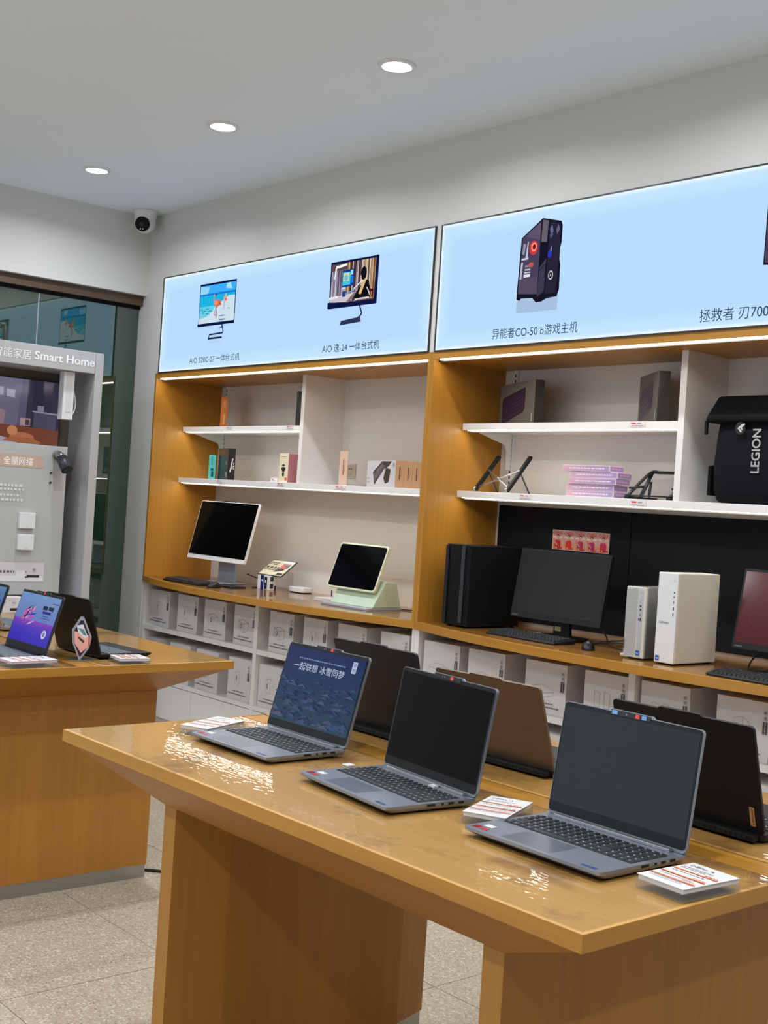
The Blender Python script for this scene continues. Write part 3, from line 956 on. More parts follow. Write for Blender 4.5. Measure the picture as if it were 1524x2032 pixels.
# =================================================================== TABLES
ZTAB = 0.8913
def table(x0, x1, y0, y1, lx0, lx1, ly0, ly1, label):
    zt, zb, za = ZTAB, ZTAB - 0.030, 0.745
    ym = (y0 + y1) / 2
    t = thing('display_table', label, 'table', ((x0 + x1) / 2, ym, 0), 0, 'oak display tables')
    # top in two halves with a cable slot strip between them
    MB().box(x0, x1, y0, ym - 0.045, zb, zt).build('table_top', 'wood_top', t, 0.0012)
    MB().box(x0, x1, ym + 0.045, y1, zb, zt).build('table_top', 'wood_top', t, 0.0012)
    MB().box(x0, x1, ym - 0.038, ym + 0.038, zb, zt - 0.001).build('slot_cover', 'wood_x', t, 0.001)
    MB().box(x0 + 0.05, x1 - 0.05, ym - 0.045, ym + 0.045, zb - 0.004, zb).build('cable_slot', 'black_matte', t)
    # edge banding
    MB().box(x0 - 0.0015, x1 + 0.0015, y0 - 0.0015, y0, zb, zt).build('edge_band', 'wood_x', t)
    MB().box(x0 - 0.0015, x1 + 0.0015, y1, y1 + 0.0015, zb, zt).build('edge_band', 'wood_x', t)
    MB().box(x0 - 0.0015, x0, y0, y1, zb, zt).build('edge_band', 'wood_y', t)
    MB().box(x1, x1 + 0.0015, y0, y1, zb, zt).build('edge_band', 'wood_y', t)
    # tapered apron
    a = MB()
    i = 0.006
    a.hexa([(lx0, ly0, za), (lx1, ly0, za), (lx1, ly1, za), (lx0, ly1, za)], [(x0 + i, y0 + i, zb), (x1 - i, y0 + i, zb), (x1 - i, y1 - i, zb), (x0 + i, y1 - i, zb)])
    a.build('apron', 'wood_soffit_shaded', t)
    # two slab legs with slightly faceted inner faces, on steel kick plates
    th = 0.054
    for s, xo in ((1, lx0), (-1, lx1)):
        p = [(xo, ly0), (xo + s * th, ly0), (xo + s * (th + 0.036), ly0 + 0.15), (xo + s * (th + 0.036), ly1 - 0.13), (xo + s * th, ly1), (xo, ly1)]
        MB().prism(p, (0, 0, 0), (1, 0, 0), (0, 1, 0), (0, 0, 1), 0.052, za).build('leg', 'wood_leg_shaded', t, 0.001)
        q_ = [(xo + s * 0.004, ly0 + 0.004), (xo + s * (th - 0.004), ly0 + 0.004), (xo + s * (th + 0.030), ly0 + 0.152), (xo + s * (th + 0.030), ly1 - 0.132), (xo + s * (th - 0.004), ly1 - 0.004), (xo + s * 0.004, ly1 - 0.004)]
        MB().prism(q_, (0, 0, 0), (1, 0, 0), (0, 1, 0), (0, 0, 1), 0.0, 0.052).build('kick_plate', 'steel', t)
    return t
KS = 1.03           # table tops: distance scale from the surveyed sight lines
def SX(x):
    return 7.535 + (x - 7.535) * KS
def SY(y):
    return -4.2 + (y + 4.2) * KS
TX0, TX1, TY0, TY1 = SX(4.624), SX(6.346), SY(-2.737), SY(-1.561)
table(TX0, TX1, TY0, TY1, 4.836, 6.022, -2.553, -1.665, 'oak display table in the foreground carrying six laptops')
LX0, LX1 = SX(1.914), SX(3.636)
table(LX0, LX1, TY0, TY1, 2.303, 3.247, -2.60, -1.652, 'oak display table at the left with the purple screened laptop')
ZS = ZTAB + 0.0016
for (a, b, nm) in ((TX0, TX1, 'foreground'), (LX0, LX1, 'left')):
    for (c, d, side) in ((TY0 + 0.006, (TY0 + TY1) / 2 - 0.050, 'front'), ((TY0 + TY1) / 2 + 0.050, TY1 - 0.006, 'back')):
        tag(MB().box(a + 0.006, b - 0.006, c, d, ZTAB + 0.0002, ZS).build('clear_table_cover', 'film'),
            'clear wavy plastic sheet over the %s half of the %s table' % (side, nm), 'table cover', 'clear plastic table covers')

# =================================================================== LAPTOPS
def laptop(label, x, y, yaw, tilt, wd, dp, L, metal='laptop_metal', lidmat=None, screen=None, screen_mat='screen_off', back=False, kb=True, keymat='key_black',
           stickers=True, rear='plain', notch=True, shapes=None, badge=None, z=ZS, hinge_tag=False):
    x, y, wd, dp, L = SX(x), SY(y), wd * KS, dp * KS, L * KS
    t = thing('laptop', label, 'laptop', (x, y, z), yaw + (math.pi if back else 0), 'laptops on the display tables', local=True)
    lidmat = lidmat or metal
    h = 0.0185
    hw = wd / 2
    # base: wedge with rounded plan
    b = MB()
    plan_top = rrect(-hw, hw, -dp, 0, 0.010)
    plan_bot = rrect(-hw + 0.006, hw - 0.006, -dp + 0.016, -0.004, 0.010)
    n = len(plan_top)
    vs = [V(p[0], p[1], 0.004) for p in plan_bot] + [V(p[0], p[1], h - 0.006) for p in plan_top] + [V(p[0], p[1], h) for p in plan_top]
    fs = [tuple(range(n - 1, -1, -1)), tuple(range(2 * n, 3 * n))]
    for k in (0, 1):
        fs += [(k * n + i, k * n + (i + 1) % n, (k + 1) * n + (i + 1) % n, (k + 1) * n + i) for i in range(n)]
    b.add(vs, fs)
    base = b.build('base', metal, t)
    ft = MB()
    for fxx in (-hw + 0.04, hw - 0.04):
        for fyy in (-dp + 0.04, -0.03):
            ft.box(fxx - 0.02, fxx + 0.02, fyy - 0.004, fyy + 0.004, 0.0, 0.0042)
    ft.build('rubber_feet', 'black_matte', base)
    # ports on the right side
    for j, (py, pl) in enumerate(((-0.045, .015), (-0.072, .014), (-0.095, .006), (-0.125, .022))):
        MB().box(hw - 0.001, hw + 0.0006, py - pl / 2, py + pl / 2, 0.0118, 0.0165).build('port', 'hole_black', base)
    # keyboard
    kw = wd * 0.925
    if kb:
        MB().box(-kw / 2, kw / 2, -0.150, -0.040, h, h + 0.0004).build('keyboard_deck', 'black_matte' if keymat == 'key_black' else metal, base)
        ks = MB()
        lg = MB()
        nx, nyy = (18, 6) if wd > 0.33 else (15, 6)
        ux, uy = kw / nx, 0.110 / nyy
        for r_ in range(nyy):
            c_ = 0
            while c_ < nx:
                span = 1
                if r_ == 0 and c_ == 4: span = 5
                if r_ in (1, 2) and c_ == 0: span = 2
                if r_ in (1, 2, 3) and c_ == 12: span = 2
                span = min(span, nx - c_)
                xa, xb = -kw / 2 + c_ * ux + 0.0016, -kw / 2 + (c_ + span) * ux - 0.0016
                ya, yb = -0.150 + r_ * uy + 0.0016, -0.150 + (r_ + 1) * uy - 0.0016
                ks.hexa([(xa, ya, h + .0004), (xb, ya, h + .0004), (xb, yb, h + .0004), (xa, yb, h + .0004)], [(xa + .0012, ya + .0008, h + .0022), (xb - .0012, ya + .0008, h + .0022), (xb - .0012, yb - .001, h + .0022), (xa + .0012, yb - .001, h + .0022)])
                lg.add([(xa + .003, ya + .007, h + .00235), (xa + .0062, ya + .007, h + .00235), (xa + .0062, ya + .0105, h + .00235), (xa + .003, ya + .0105, h + .00235)], [(0, 1, 2, 3)])
                c_ += span
        kk = ks.build('keys', keymat, base)
        kk['kind'] = 'stuff'
        lo = lg.build('key_legends', 'key_legend', base)
        lo['kind'] = 'stuff'
        tp = MB()
        tp.box(-0.065 - 0.02, 0.065 - 0.02, -dp + 0.012, -0.160, h, h + 0.0003)
        tp.build('touchpad', 'laptop_dark' if metal != 'laptop_metal' else 'touchpad', base)
    if stickers:
        for cc, pp in ((rgb(236, 236, 238), rc(-hw + .020, -hw + .044, -dp + .036, -dp + .052)), (rgb(150, 30, 40), rc(-hw + .010, -hw + .026, -dp + .014, -dp + .030)), (rgb(196, 60, 60), rc(-hw + .030, -hw + .050, -dp + .014, -dp + .026)), (rgb(60, 84, 130), rc(hw - .055, hw - .020, -dp + .010, -dp + .018))):
            mb = MB()
            flat(mb, [(cc, pp)], (0, 0, h), (1, 0, 0), (0, 1, 0))
            mb.build('sticker', 'print_gloss', base)
    if hinge_tag:
        MB().box(0.045, 0.066, -0.036, -0.024, h + 0.0004, h + 0.0046).build('hinge_tag', 'paper', base)
    # hinge bar
    MB().box(-hw * 0.84, hw * 0.84, -0.020, -0.006, h, h + 0.006).build('hinge_bar', 'aluminium' if metal == 'laptop_metal' else 'black_plastic', base, 0.0015)
    # lid
    pl = rrect(-hw, hw, 0.0, L, 0.009)
    if notch:
        nw = 0.052
        k = 5
        top = [p for p in pl]
        # raised camera bar in the middle of the top edge
        pts = []
        for i, p in enumerate(top):
            pts.append(p)
            if i == 4:
                pts += []
        right = [p for p in pl[:5]]
        left = pl[5:]
        bar = [(nw + 0.005, L), (nw, L + 0.0045), (-nw, L + 0.0045), (-nw - 0.005, L)]
        pl = right + bar + left
    lid = MB().prism(pl, (0, 0, 0), (1, 0, 0), (0, 0, 1), (0, 1, 0), 0.0, 0.0065).build('lid', lidmat, t)
    lid.location = (0, -0.007, h + 0.001)
    lid.rotation_euler = (-tilt, 0, 0)
    # bezel and panel face the keyboard
    MB().prism(rrect(-hw + .0015, hw - .0015, 0.006, L - .0015, 0.008), (0, 0, 0), (1, 0, 0), (0, 0, 1), (0, -1, 0), 0.0, 0.0009).build('bezel', 'black_plastic', lid)
    sx0, sx1, sz0, sz1 = -hw + .006, hw - .006, 0.026, L - .010
    if shapes:
        mb = MB()
        flat(mb, shapes(sx0, sx1, sz0, sz1), (0, -0.0009, 0), (1, 0, 0), (0, 0, 1), lift=0.0003, step=0.00005)
        mb.build('screen', 'print_screen', lid)
    else:
        MB().box(sx0, sx1, -0.0013, -0.0009, sz0, sz1).build('screen', screen_mat, lid)
    if notch:
        c = MB()
        flat(c, [(rgb(30, 30, 34), rc(-.05, .05, L - .007, L + .003)), (rgb(120, 160, 210), rc(-.048, -.034, L - .006, L + .002)) if screen_mat == 'screen_satin' else (rgb(90, 90, 96), rc(-.02, -.017, L - .004, L)), (rgb(120, 120, 126), rc(-.012, -.009, L - .004, L)), (rgb(230, 70, 70), rc(.012, .022, L - .006, L + .002)), (rgb(110, 150, 200), rc(.028, .040, L - .006, L + .002)) if screen_mat == 'screen_satin' else (rgb(60, 60, 66), rc(.028, .032, L - .004, L))], (0, -0.0013, 0), (1, 0, 0), (0, 0, 1))
        c.build('camera_bar', 'print_gloss', lid)
    # rear details
    if rear != 'plain':
        g = MB()
        g.box(-hw + .012, hw - .012, 0.0, 0.020, 0.004, h - 0.001)
        rb = g.build('rear_housing', 'laptop_black', t, 0.003)
        gr = MB()
        for i in range(24):
            xx = -hw + .030 + i * (wd - .06) / 24
            if rear == 'ports' and 5 < i < 17:
                continue
            gr.box(xx, xx + .007, 0.0198, 0.0206, 0.007, 0.0145)
        gr.build('vent_grille', 'hole_black', rb)['kind'] = 'stuff'
        if rear == 'ports':
            for i, (px, pw) in enumerate(((-.07, .018), (-.035, .014), (0.0, .016), (.04, .012), (.07, .02))):
                MB().box(px - pw / 2, px + pw / 2, 0.0198, 0.0210, 0.006, 0.0145).build('port', 'hole_black', rb)
        MB().box(-hw + .02, hw - .02, 0.0200, 0.0206, 0.0152, 0.0162).build('trim_line', 'dark_metal', rb)
    if badge:
        mb = MB()
        flat(mb, badge, (0, 0.0065, 0), (-1, 0, 0), (0, 0, 1))
        mb.build('badge', 'print_gloss', lid)
    return t

def poster_screen(sx0, sx1, sz0, sz1):
    W_, H_ = sx1 - sx0, sz1 - sz0
    P = lambda a, b: (sx0 + W_ * a, sz0 + H_ * b)
    PP = lambda *k: [P(*j) for j in k]
    out = []
    n = 24
    for i in range(n):
        f = i / (n - 1)
        c = (22 + 18 * (1 - f), 40 + 26 * (1 - f), 84 + 4 * f)
        out.append((rgb(*c), PP((0, i / n), (1, i / n), (1, (i + 1) / n), (0, (i + 1) / n))))
    rr = random.Random(11)
    for i in range(150):     # icy ridges
        a, b = rr.uniform(0.02, 0.94), rr.uniform(0.03, 0.6) ** 1.05
        s = rr.uniform(0.012, 0.05) * (1.15 - b)
        g = rr.choice([(44, 60, 98), (60, 72, 104), (38, 54, 96), (80, 82, 108), (30, 44, 84), (56, 76, 116), (34, 48, 84)])
        out.append((rgb(*g), PP((max(a - 2.2 * s, 0), b - s * .25), (min(a + 1.9 * s, 1), b - s * .35), (min(a + .9 * s, 1), b + s * .25), (min(a + s * .15, 1), b + s * .95), (max(a - s * .9, 0), b + s * .3))))
    wht = rgb(186, 198, 222)
    out += [(wht, 'text', '一起联想 冰雪同梦', sx0 + W_ * .15, sz0 + H_ * .70, W_ * .66, H_ * .105, 0, 0.003)]
    out += dashes(rgb(120, 138, 178), sx0 + W_ * .20, sx0 + W_ * .80, sz0 + H_ * .86, H_ * .018, 22, 5)
    out += [(wht, PP((.88, .80), (.935, .80), (.935, .95), (.88, .95))), (rgb(40, 56, 100), 'text', '联', sx0 + W_ * .888, sz0 + H_ * .885, W_ * .04, H_ * .05), (rgb(40, 56, 100), 'text', '想', sx0 + W_ * .888, sz0 + H_ * .815, W_ * .04, H_ * .05)]
    return out

def purple_screen(sx0, sx1, sz0, sz1):
    W_, H_ = sx1 - sx0, sz1 - sz0
    P = lambda a, b: (sx0 + W_ * a, sz0 + H_ * b)
    PP = lambda *k: [P(*j) for j in k]
    out = []
    n = 24
    for i in range(n):
        f = i / (n - 1)
        if f < 0.45:
            k = f / 0.45
            c = (58 + 80 * k ** 3, 40 + 26 * k, 178 + 8 * k)
        else:
            k = (f - 0.45) / 0.55
            c = (104 + 10 * k, 124 + 24 * k, 190 + 6 * k)
        out.append((rgb(*c), PP((0, i / n), (1, i / n), (1, (i + 1) / n), (0, (i + 1) / n))))
    rr = random.Random(5)
    for i in range(26):      # abstract splash of shards
        a, b = rr.uniform(.22, .46), rr.uniform(.40, .70)
        L_, w_, th = rr.uniform(.05, .13), rr.uniform(.012, .03), rr.uniform(20, 80)
        g = rr.choice([(226, 70, 150), (190, 60, 170), (60, 60, 190), (240, 130, 180), (30, 26, 60), (210, 170, 226)])
        ca, sa = math.cos(R(th)), math.sin(R(th))
        out.append((rgb(*g), PP((a - ca * L_, b - sa * L_), (a + sa * w_, b - ca * w_), (a + ca * L_, b + sa * L_), (a - sa * w_, b + ca * w_))))
    out += [(rgb(20, 30, 60), PP((.64, .72), (.90, .72), (.90, .80), (.64, .80))), (rgb(104, 124, 190), PP((.75, .72), (.78, .72), (.78, .80), (.75, .80))), (rgb(36, 40, 120), [P(.66 + .2 * k, .64 + .05 * j) for k, j in ((0, 0), (1, 0), (1, 1), (0, 1))])]
    out += dashes(rgb(40, 60, 110), sx0 + W_ * .84, sx0 + W_ * .98, sz0 + H_ * .87, H_ * .025, 3, 4) + dashes(rgb(50, 70, 140), sx0 + W_ * .68, sx0 + W_ * .82, sz0 + H_ * .59, H_ * .022, 3, 8) + dashes(rgb(50, 70, 140), sx0 + W_ * .64, sx0 + W_ * .88, sz0 + H_ * .545, H_ * .02, 6, 9)
    out += [(rgb(200, 200, 226), ell(*P(.86, .24), W_ * .055, H_ * .09)), (rgb(90, 80, 130), ell(*P(.86, .24), W_ * .028, H_ * .05)), (rgb(160, 150, 200), ell(*P(.86, .24), W_ * .014, H_ * .026))]
    return out

def blue_screen(sx0, sx1, sz0, sz1):
    W_, H_ = sx1 - sx0, sz1 - sz0
    out = []
    for i in range(16):
        f = i / 15
        out.append((rgb(60 + 36 * f, 60 + 70 * f, 150 + 24 * f), rc(sx0, sx1, sz0 + H_ * i / 16, sz0 + H_ * (i + 1) / 16)))
    return out + dashes(rgb(30, 44, 110), sx0 + W_ * .6, sx0 + W_ * .95, sz0 + H_ * .7, H_ * .03, 4, 2)

laptop('open grey laptop with a snowy mountain poster on its lit screen', 5.024, -2.264, 0.0, R(15.9), 0.334, 0.242, 0.232, shapes=poster_screen)
laptop('open grey laptop with a plain black screen, in the middle of the front row', 5.535, -2.305, R(-6.3), R(10.3), 0.344, 0.236, 0.233, hinge_tag=True)
laptop('open grey laptop nearest the camera with a bluish screen and stickers above it', 6.027, -2.268, R(-1.1), R(8.6), 0.343, 0.243, 0.229, screen_mat='screen_satin')
laptop('open black laptop seen from behind, beyond the mountain poster laptop', 5.039, -2.006, R(-0.4), R(15.7), 0.343, 0.252, 0.242, metal='laptop_dark', lidmat='laptop_dark', back=True, stickers=False, rear='ports',
       badge=[(rgb(12, 12, 14), 'text', 'Z', 0.150 - .0, 0.205, .014, .020)])
laptop('open bronze lidded laptop seen from behind in the back row', 5.42, -1.962, R(1.4), R(19.5), 0.349, 0.252, 0.216, metal='laptop_black', lidmat='laptop_bronze', back=True, stickers=False, rear='vent')
laptop('open black gaming laptop seen from behind with a tan badge at its lid corner', 6.014, -2.004, R(-1.0), R(15.7), 0.353, 0.252, 0.228, metal='laptop_black', lidmat='laptop_black', back=True, stickers=False, rear='vent',
       badge=[(rgb(196, 150, 96), rc(0.152, 0.164, 0.016, 0.058)), (rgb(40, 30, 24), 'text', 'Lenovo', 0.1545, 0.019, .007, .036, 90)])
laptop('open laptop with a purple and blue picture on its lit screen', 3.317, -2.248, 0.0, R(16.6), 0.333, 0.22, 0.215, metal='dark_metal', keymat='key_grey', shapes=purple_screen, notch=True, stickers=False)
laptop('open dark brown laptop seen from behind, back to back with the purple screen', 3.332, -2.052, R(2.5), R(16.4), 0.32, 0.221, 0.208, metal='laptop_black', back=True, stickers=False, keymat='key_grey',
       badge=[(rgb(10, 9, 9), rc(0.02, 0.055, 0.118, 0.124))])
laptop('laptop with a blue lit screen cut off by the left edge of the picture', 2.855, -2.25, 0.0, R(16.6), 0.33, 0.22, 0.215, metal='dark_metal', keymat='key_grey', shapes=blue_screen, stickers=False)
laptop('open grey laptop at the back of the left table, behind the blue screen', 2.46, -2.03, R(-2), R(20), 0.32, 0.22, 0.208, metal='aluminium', back=True, stickers=False, keymat='key_grey', notch=False)

# =================================================================== PRICE CARDS ON ACRYLIC BLOCKS
def price_block(corners, label, z=ZS, hgt=0.024, ink=(226, 110, 50), name='小新Pro 16', tint=None):
    """corners (x, y): near left, near right, far right, far left of the card as read from the table edge"""
    corners = [(SX(c[0]), SY(c[1])) for c in corners]
    cx = sum(c[0] for c in corners) / 4
    cy = sum(c[1] for c in corners) / 4
    ang = math.atan2(corners[1][1] - corners[0][1], corners[1][0] - corners[0][0])
    wd = math.hypot(corners[1][0] - corners[0][0], corners[1][1] - corners[0][1])
    dp = math.hypot(corners[3][0] - corners[0][0], corners[3][1] - corners[0][1])
    t = thing('price_card_stand', label, 'price card', (cx, cy, z), ang, 'price cards on the tables', local=True)
    MB().box(-wd / 2, wd / 2, -dp / 2, dp / 2, 0.0, hgt - 0.0096).build('acrylic_block', 'acrylic', t, 0.0008)
    MB().box(-wd / 2 + .003, wd / 2 - .003, -dp / 2 + .003, dp / 2 - .003, hgt - 0.0095, hgt - 0.0016).build('card_stack', tint or 'paper', t)
    MB().box(-wd / 2 + .001, wd / 2 - .001, -dp / 2 + .001, dp / 2 - .001, hgt - 0.0015, hgt - 0.0005).build('card', 'paper', t)
    O = rgb(*ink)
    sh = [(rgb(50, 54, 66), 'text', name, -wd * .40, dp * .34, wd * .5, dp * .07)]
    sh += dashes(rgb(130, 130, 136), -wd * .42, wd * .2, dp * .27, .002, 6, 21) + dashes(rgb(150, 150, 156), -wd * .42, wd * .1, dp * .22, .002, 6, 22)
    for j, y in enumerate((.10, -.12, -.30)):
        sh += [(O, rc(-wd * .46, wd * .46, dp * y, dp * y + .0045))]
        sh += dashes(rgb(120, 120, 126), -wd * .40, wd * .3, dp * (y - .06), .0022, 8, 30 + j)
        sh += dashes(O, wd * .15, wd * .42, dp * (y + .06), .003, 3, 40 + j)
    mb = MB()
    flat(mb, sh, (0, 0, hgt - 0.0005), (1, 0, 0), (0, 1, 0), lift=0.0003, step=0.00003)
    mb.build('print', 'print_gloss', t)
    return t
def rot_rect(cx, cy, wd, dp, a):
    c, s = math.cos(a), math.sin(a)
    return [(cx + c * u - s * v, cy + s * u + c * v) for u, v in ((-wd / 2, -dp / 2), (wd / 2, -dp / 2), (wd / 2, dp / 2), (-wd / 2, dp / 2))]
price_block(rot_rect(6.290, -2.396, 0.103, 0.150, R(-4)), 'price card on a clear block at the near right corner of the front table')
price_block(rot_rect(5.790, -2.348, 0.094, 0.170, R(24)), 'price card on a clear block between the two nearest laptops')
price_block(rot_rect(4.790, -2.395, 0.090, 0.172, R(22)), 'price card on a clear block at the far left end of the front table')
price_block(rot_rect(3.562, -2.352, 0.110, 0.172, R(3)), 'price card on a clear block before the purple screened laptop', tint='lilac_card')
price_block(rot_rect(3.568, -1.965, 0.110, 0.115, R(-8)), 'price card on a clear block by the left table corner', hgt=0.02)

# diamond shaped acrylic sign on the left table
t = thing('acrylic_sign', 'clear stand with a diamond shaped pink and white sign beside the brown laptop', 'sign', (SX(3.486), SY(-2.118), ZS), R(64), None, local=True)
dia = [(0.0, 0.0), (0.030, 0.045), (0.036, 0.085), (0.004, 0.158), (-0.008, 0.158), (-0.036, 0.110), (-0.032, 0.062), (-0.006, 0.0)]
MB().prism(dia, (0, 0, 0.002), (1, 0, 0), (0, 0, 1), (0, 1, 0), -0.002, 0.003).build('sign_plate', 'silver_plastic', t)
mb = MB()
flat(mb, [(rgb(60, 40, 60), [(p[0] * .82, p[1] * .84 + .012) for p in dia]), (rgb(236, 176, 164), [(-.028, .105), (.024, .09), (.027, .05), (.0, .025), (-.024, .06)]), (rgb(226, 226, 236), [(-.020, .125), (.002, .130), (.022, .085), (.012, .078), (-.014, .102)]), (rgb(96, 150, 150), [(-.014, .116), (.006, .112), (.018, .088), (.006, .09)]), (rgb(70, 60, 70), [(-.010, .085), (.012, .068), (.006, .062), (-.012, .078)]), (rgb(230, 100, 70), [(.024, .088), (.029, .08), (.029, .055), (.025, .05)])],
     (0, -0.002, 0.002), (1, 0, 0), (0, 0, 1))
mb.build('print', 'print_gloss', t)
MB().box(-0.045, 0.045, -0.03, 0.06, 0.0, 0.003).build('acrylic_foot', 'acrylic', t)
MB().prism([(0.004, 0.003), (0.06, 0.003), (0.05, 0.05), (0.03, 0.09), (0.004, 0.11)], (-0.002, 0, 0), (0, 1, 0), (0, 0, 1), (1, 0, 0), 0, 0.004).build('acrylic_fin', 'acrylic', t)

tag(MB().box(SX(5.262), SX(5.285), SY(-2.335), SY(-2.312), ZS, ZS + 0.004).build('paper_tag', 'paper', None, 0.001), 'small white tag lying between the two left laptops of the front table', 'tag')

# =================================================================== COUNTER, LEFT NICHE
t = thing('all_in_one_computer', 'white all-in-one computer with a large black screen on the left counter', 'computer', (0.78, 0.27, ZT), 0.0, None, local=True)
lidw, lidh = 0.652, 0.392
mon = MB().prism(rrect(-lidw / 2, lidw / 2, 0, lidh, 0.008), (0, 0, 0), (1, 0, 0), (0, 0, 1), (0, 1, 0), 0.0, 0.016).build('display_housing', 'white_plastic', t)
mon.location = (0.005, -0.10, 0.145)
mon.rotation_euler = (R(-13.7), 0, R(0.9))
MB().prism(rrect(-lidw / 2 + .005, lidw / 2 - .005, 0.028, lidh - .004, 0.005), (0, 0, 0), (1, 0, 0), (0, 0, 1), (0, -1, 0), 0.0, 0.0012).build('screen', 'screen_off', mon)
MB().prism([(-.075, lidh), (-.065, lidh + .007), (.065, lidh + .007), (.075, lidh)], (0, 0, 0), (1, 0, 0), (0, 0, 1), (0, 1, 0), -0.001, 0.012).build('camera_bar', 'black_plastic', mon)
st = MB()
st.prism([(-.10, .004), (.10, .004), (.092, .20), (-.092, .20)], (0, 0, 0), (1, 0, 0), (0, 0, 1), (0, 1, 0), 0.0, 0.018).build('stand_neck', 'silver_plastic', t, 0.002)
MB().box(-0.12, 0.12, -0.12, 0.08, 0.0, 0.008).build('stand_foot', 'silver_plastic', t, 0.003)
mb = MB()
flat(mb, [(rgb(70, 74, 90), 'text', 'Lenovo', -.02, .072, .04, .008)], (0, 0.0, 0), (1, 0, 0), (0, 0, 1))
mb.build('lettering', 'print_gloss', t)

def keyboard(label, x, y, rz, wd=0.44, dp=0.14, z=ZT, mat='black_plastic', key='key_black'):
    t = thing('keyboard', label, 'keyboard', (x, y, z), rz, 'keyboards on the counters', local=True)
    b = MB()
    b.prism([(-dp / 2, 0.0), (dp / 2, 0.0), (dp / 2, 0.020), (-dp / 2 + .01, 0.010), (-dp / 2, 0.006)], (-wd / 2, 0, 0), (0, 1, 0), (0, 0, 1), (1, 0, 0), 0, wd)
    b.build('tray', mat, t, 0.002)
    k = MB()
    sl = (0.020 - 0.010) / (dp - .01)
    for i in range(21):
        for j in range(6):
            if i in (15, 18) and j < 5 and i == 15 and j in (2,):
                continue
            xa = -wd / 2 + .010 + i * (wd - .02) / 21
            ya = -dp / 2 + .012 + j * (dp - .020) / 6
            za = 0.0105 + (ya + dp / 2 - .01) * sl
            zb = 0.0105 + (ya + .017 + dp / 2 - .01) * sl
            k.hexa([(xa + .001, ya, za), (xa + .018, ya, za), (xa + .018, ya + .017, zb), (xa + .001, ya + .017, zb)], [(xa + .003, ya + .002, za + .007), (xa + .016, ya + .002, za + .007), (xa + .016, ya + .015, zb + .007), (xa + .003, ya + .015, zb + .007)])
    o = k.build('keys', key, t)
    o['kind'] = 'stuff'
    return t
keyboard('black keyboard before the white all-in-one computer', 0.775, -0.005, R(-1), 0.44, 0.13)
t = thing('computer_mouse', 'black mouse beside the keyboard of the white all-in-one computer', 'mouse', (1.115, -0.035, ZT), 0.1, 'computer mice', local=True)
def mouse_mesh(t):
    b = MB()
    prof = []
    n, m = 14, 8
    vs = []
    for j in range(m + 1):
        ph = R(90 * j / m)
        for i in range(n):
            th = 2 * math.pi * i / n
            vs.append((0.030 * math.cos(th) * math.cos(ph), 0.052 * math.sin(th) * math.cos(ph), 0.034 * math.sin(ph) * (1 + 0.15 * math.sin(th))))
    fs = [(j * n + i, j * n + (i + 1) % n, (j + 1) * n + (i + 1) % n, (j + 1) * n + i) for j in range(m) for i in range(n)] + [tuple(range(n - 1, -1, -1))]
    b.add(vs, fs, None, True)
    b.build('shell', 'black_plastic', t)
    MB().cyl((-0.004, -0.028, 0.030), (0.004, -0.028, 0.030), 0.006, n=14).build('wheel', 'key_grey', t)
mouse_mesh(t)
tag(MB().box(0.93, 1.16, 0.06, 0.17, ZT, ZT + 0.008).build('desk_pad', 'black_plastic', None, 0.002), 'thin black tray lying by the foot of the white all-in-one computer', 'tray')

# price sign on a little stack
t = thing('price_sign', 'tilted price sign on a small blue and white stand beside the white computer', 'sign', (1.215, 0.29, ZT), R(0), None, local=True)
MB().box(-0.065, 0.065, -0.03, 0.03, 0.0, 0.088).build('stand_body', 'white_plastic', t, 0.002)
mb = MB()
flat(mb, [(rgb(26, 44, 120), rc(-.030, .004, .0, .088)), (rgb(40, 40, 46), rc(.012, .040, .004, .080)), (rgb(236, 236, 240), rc(-.018, -.006, .050, .062)), (rgb(226, 226, 230), rc(.018, .030, .045, .060))], (0, -0.03, 0), (1, 0, 0), (0, 0, 1))
mb.build('print', 'print_gloss', t)
mb = MB()
flat(mb, [(rgb(40, 40, 46), rc(-.026, .0, .010, .040)), (rgb(40, 40, 46), rc(-.026, .0, .055, .082)), (rgb(60, 60, 66), rc(.006, .024, .0, .03))], (0.065, 0, 0), (0, 1, 0), (0, 0, 1))
mb.build('print', 'print_gloss', t)
pl = MB().box(-0.125, 0.125, 0.0, 0.006, 0.0, 0.150).build('sign_plate', 'dark_metal', t)
pl.location = (0.030, -0.012, 0.090)
pl.rotation_euler = (R(-52), 0, 0)
mb = MB()
flat(mb, [(rgb(232, 222, 192), rc(-.120, .120, .006, .146)), (rgb(240, 240, 240), rc(.0, .120, .128, .146))] + dashes(rgb(96, 90, 76), -.11, -.02, .122, .010, 4, 3) + dashes(rgb(96, 90, 76), -.11, -.03, .106, .010, 3, 4) + dashes(rgb(120, 112, 90), -.11, .02, .076, .018, 4, 6) + dashes(rgb(140, 132, 110), -.11, .02, .055, .012, 5, 7) +
     [(rgb(214, 120, 110), [(.03, .07), (.085, .07), (.085, .115), (.03, .115)]), (rgb(120, 130, 160), [(.06, .1), (.1, .07), (.1, .12)]), (rgb(90, 88, 84), [(-.0, .035), (.075, .052), (.09, .068), (.03, .066)]), (rgb(70, 68, 64), rc(.06, .115, .012, .028))],
     (0, 0.0, 0), (1, 0, 0), (0, 0, 1))
mb.build('print', 'print_gloss', pl)
t = thing('charging_box', 'small white round cornered box beside the tilted price sign', 'box', (1.42, 0.40, ZT), 0, None, local=True)
MB().prism(rrect(-.075, .075, -.045, .045, .02), (0, 0, 0), (1, 0, 0), (0, 1, 0), (0, 0, 1), 0.004, 0.034).build('case', 'white_plastic', t, 0.004)
MB().prism(rrect(-.07, .07, -.04, .04, .02), (0, 0, 0), (1, 0, 0), (0, 1, 0), (0, 0, 1), 0.0, 0.005).build('foot', 'black_matte', t)

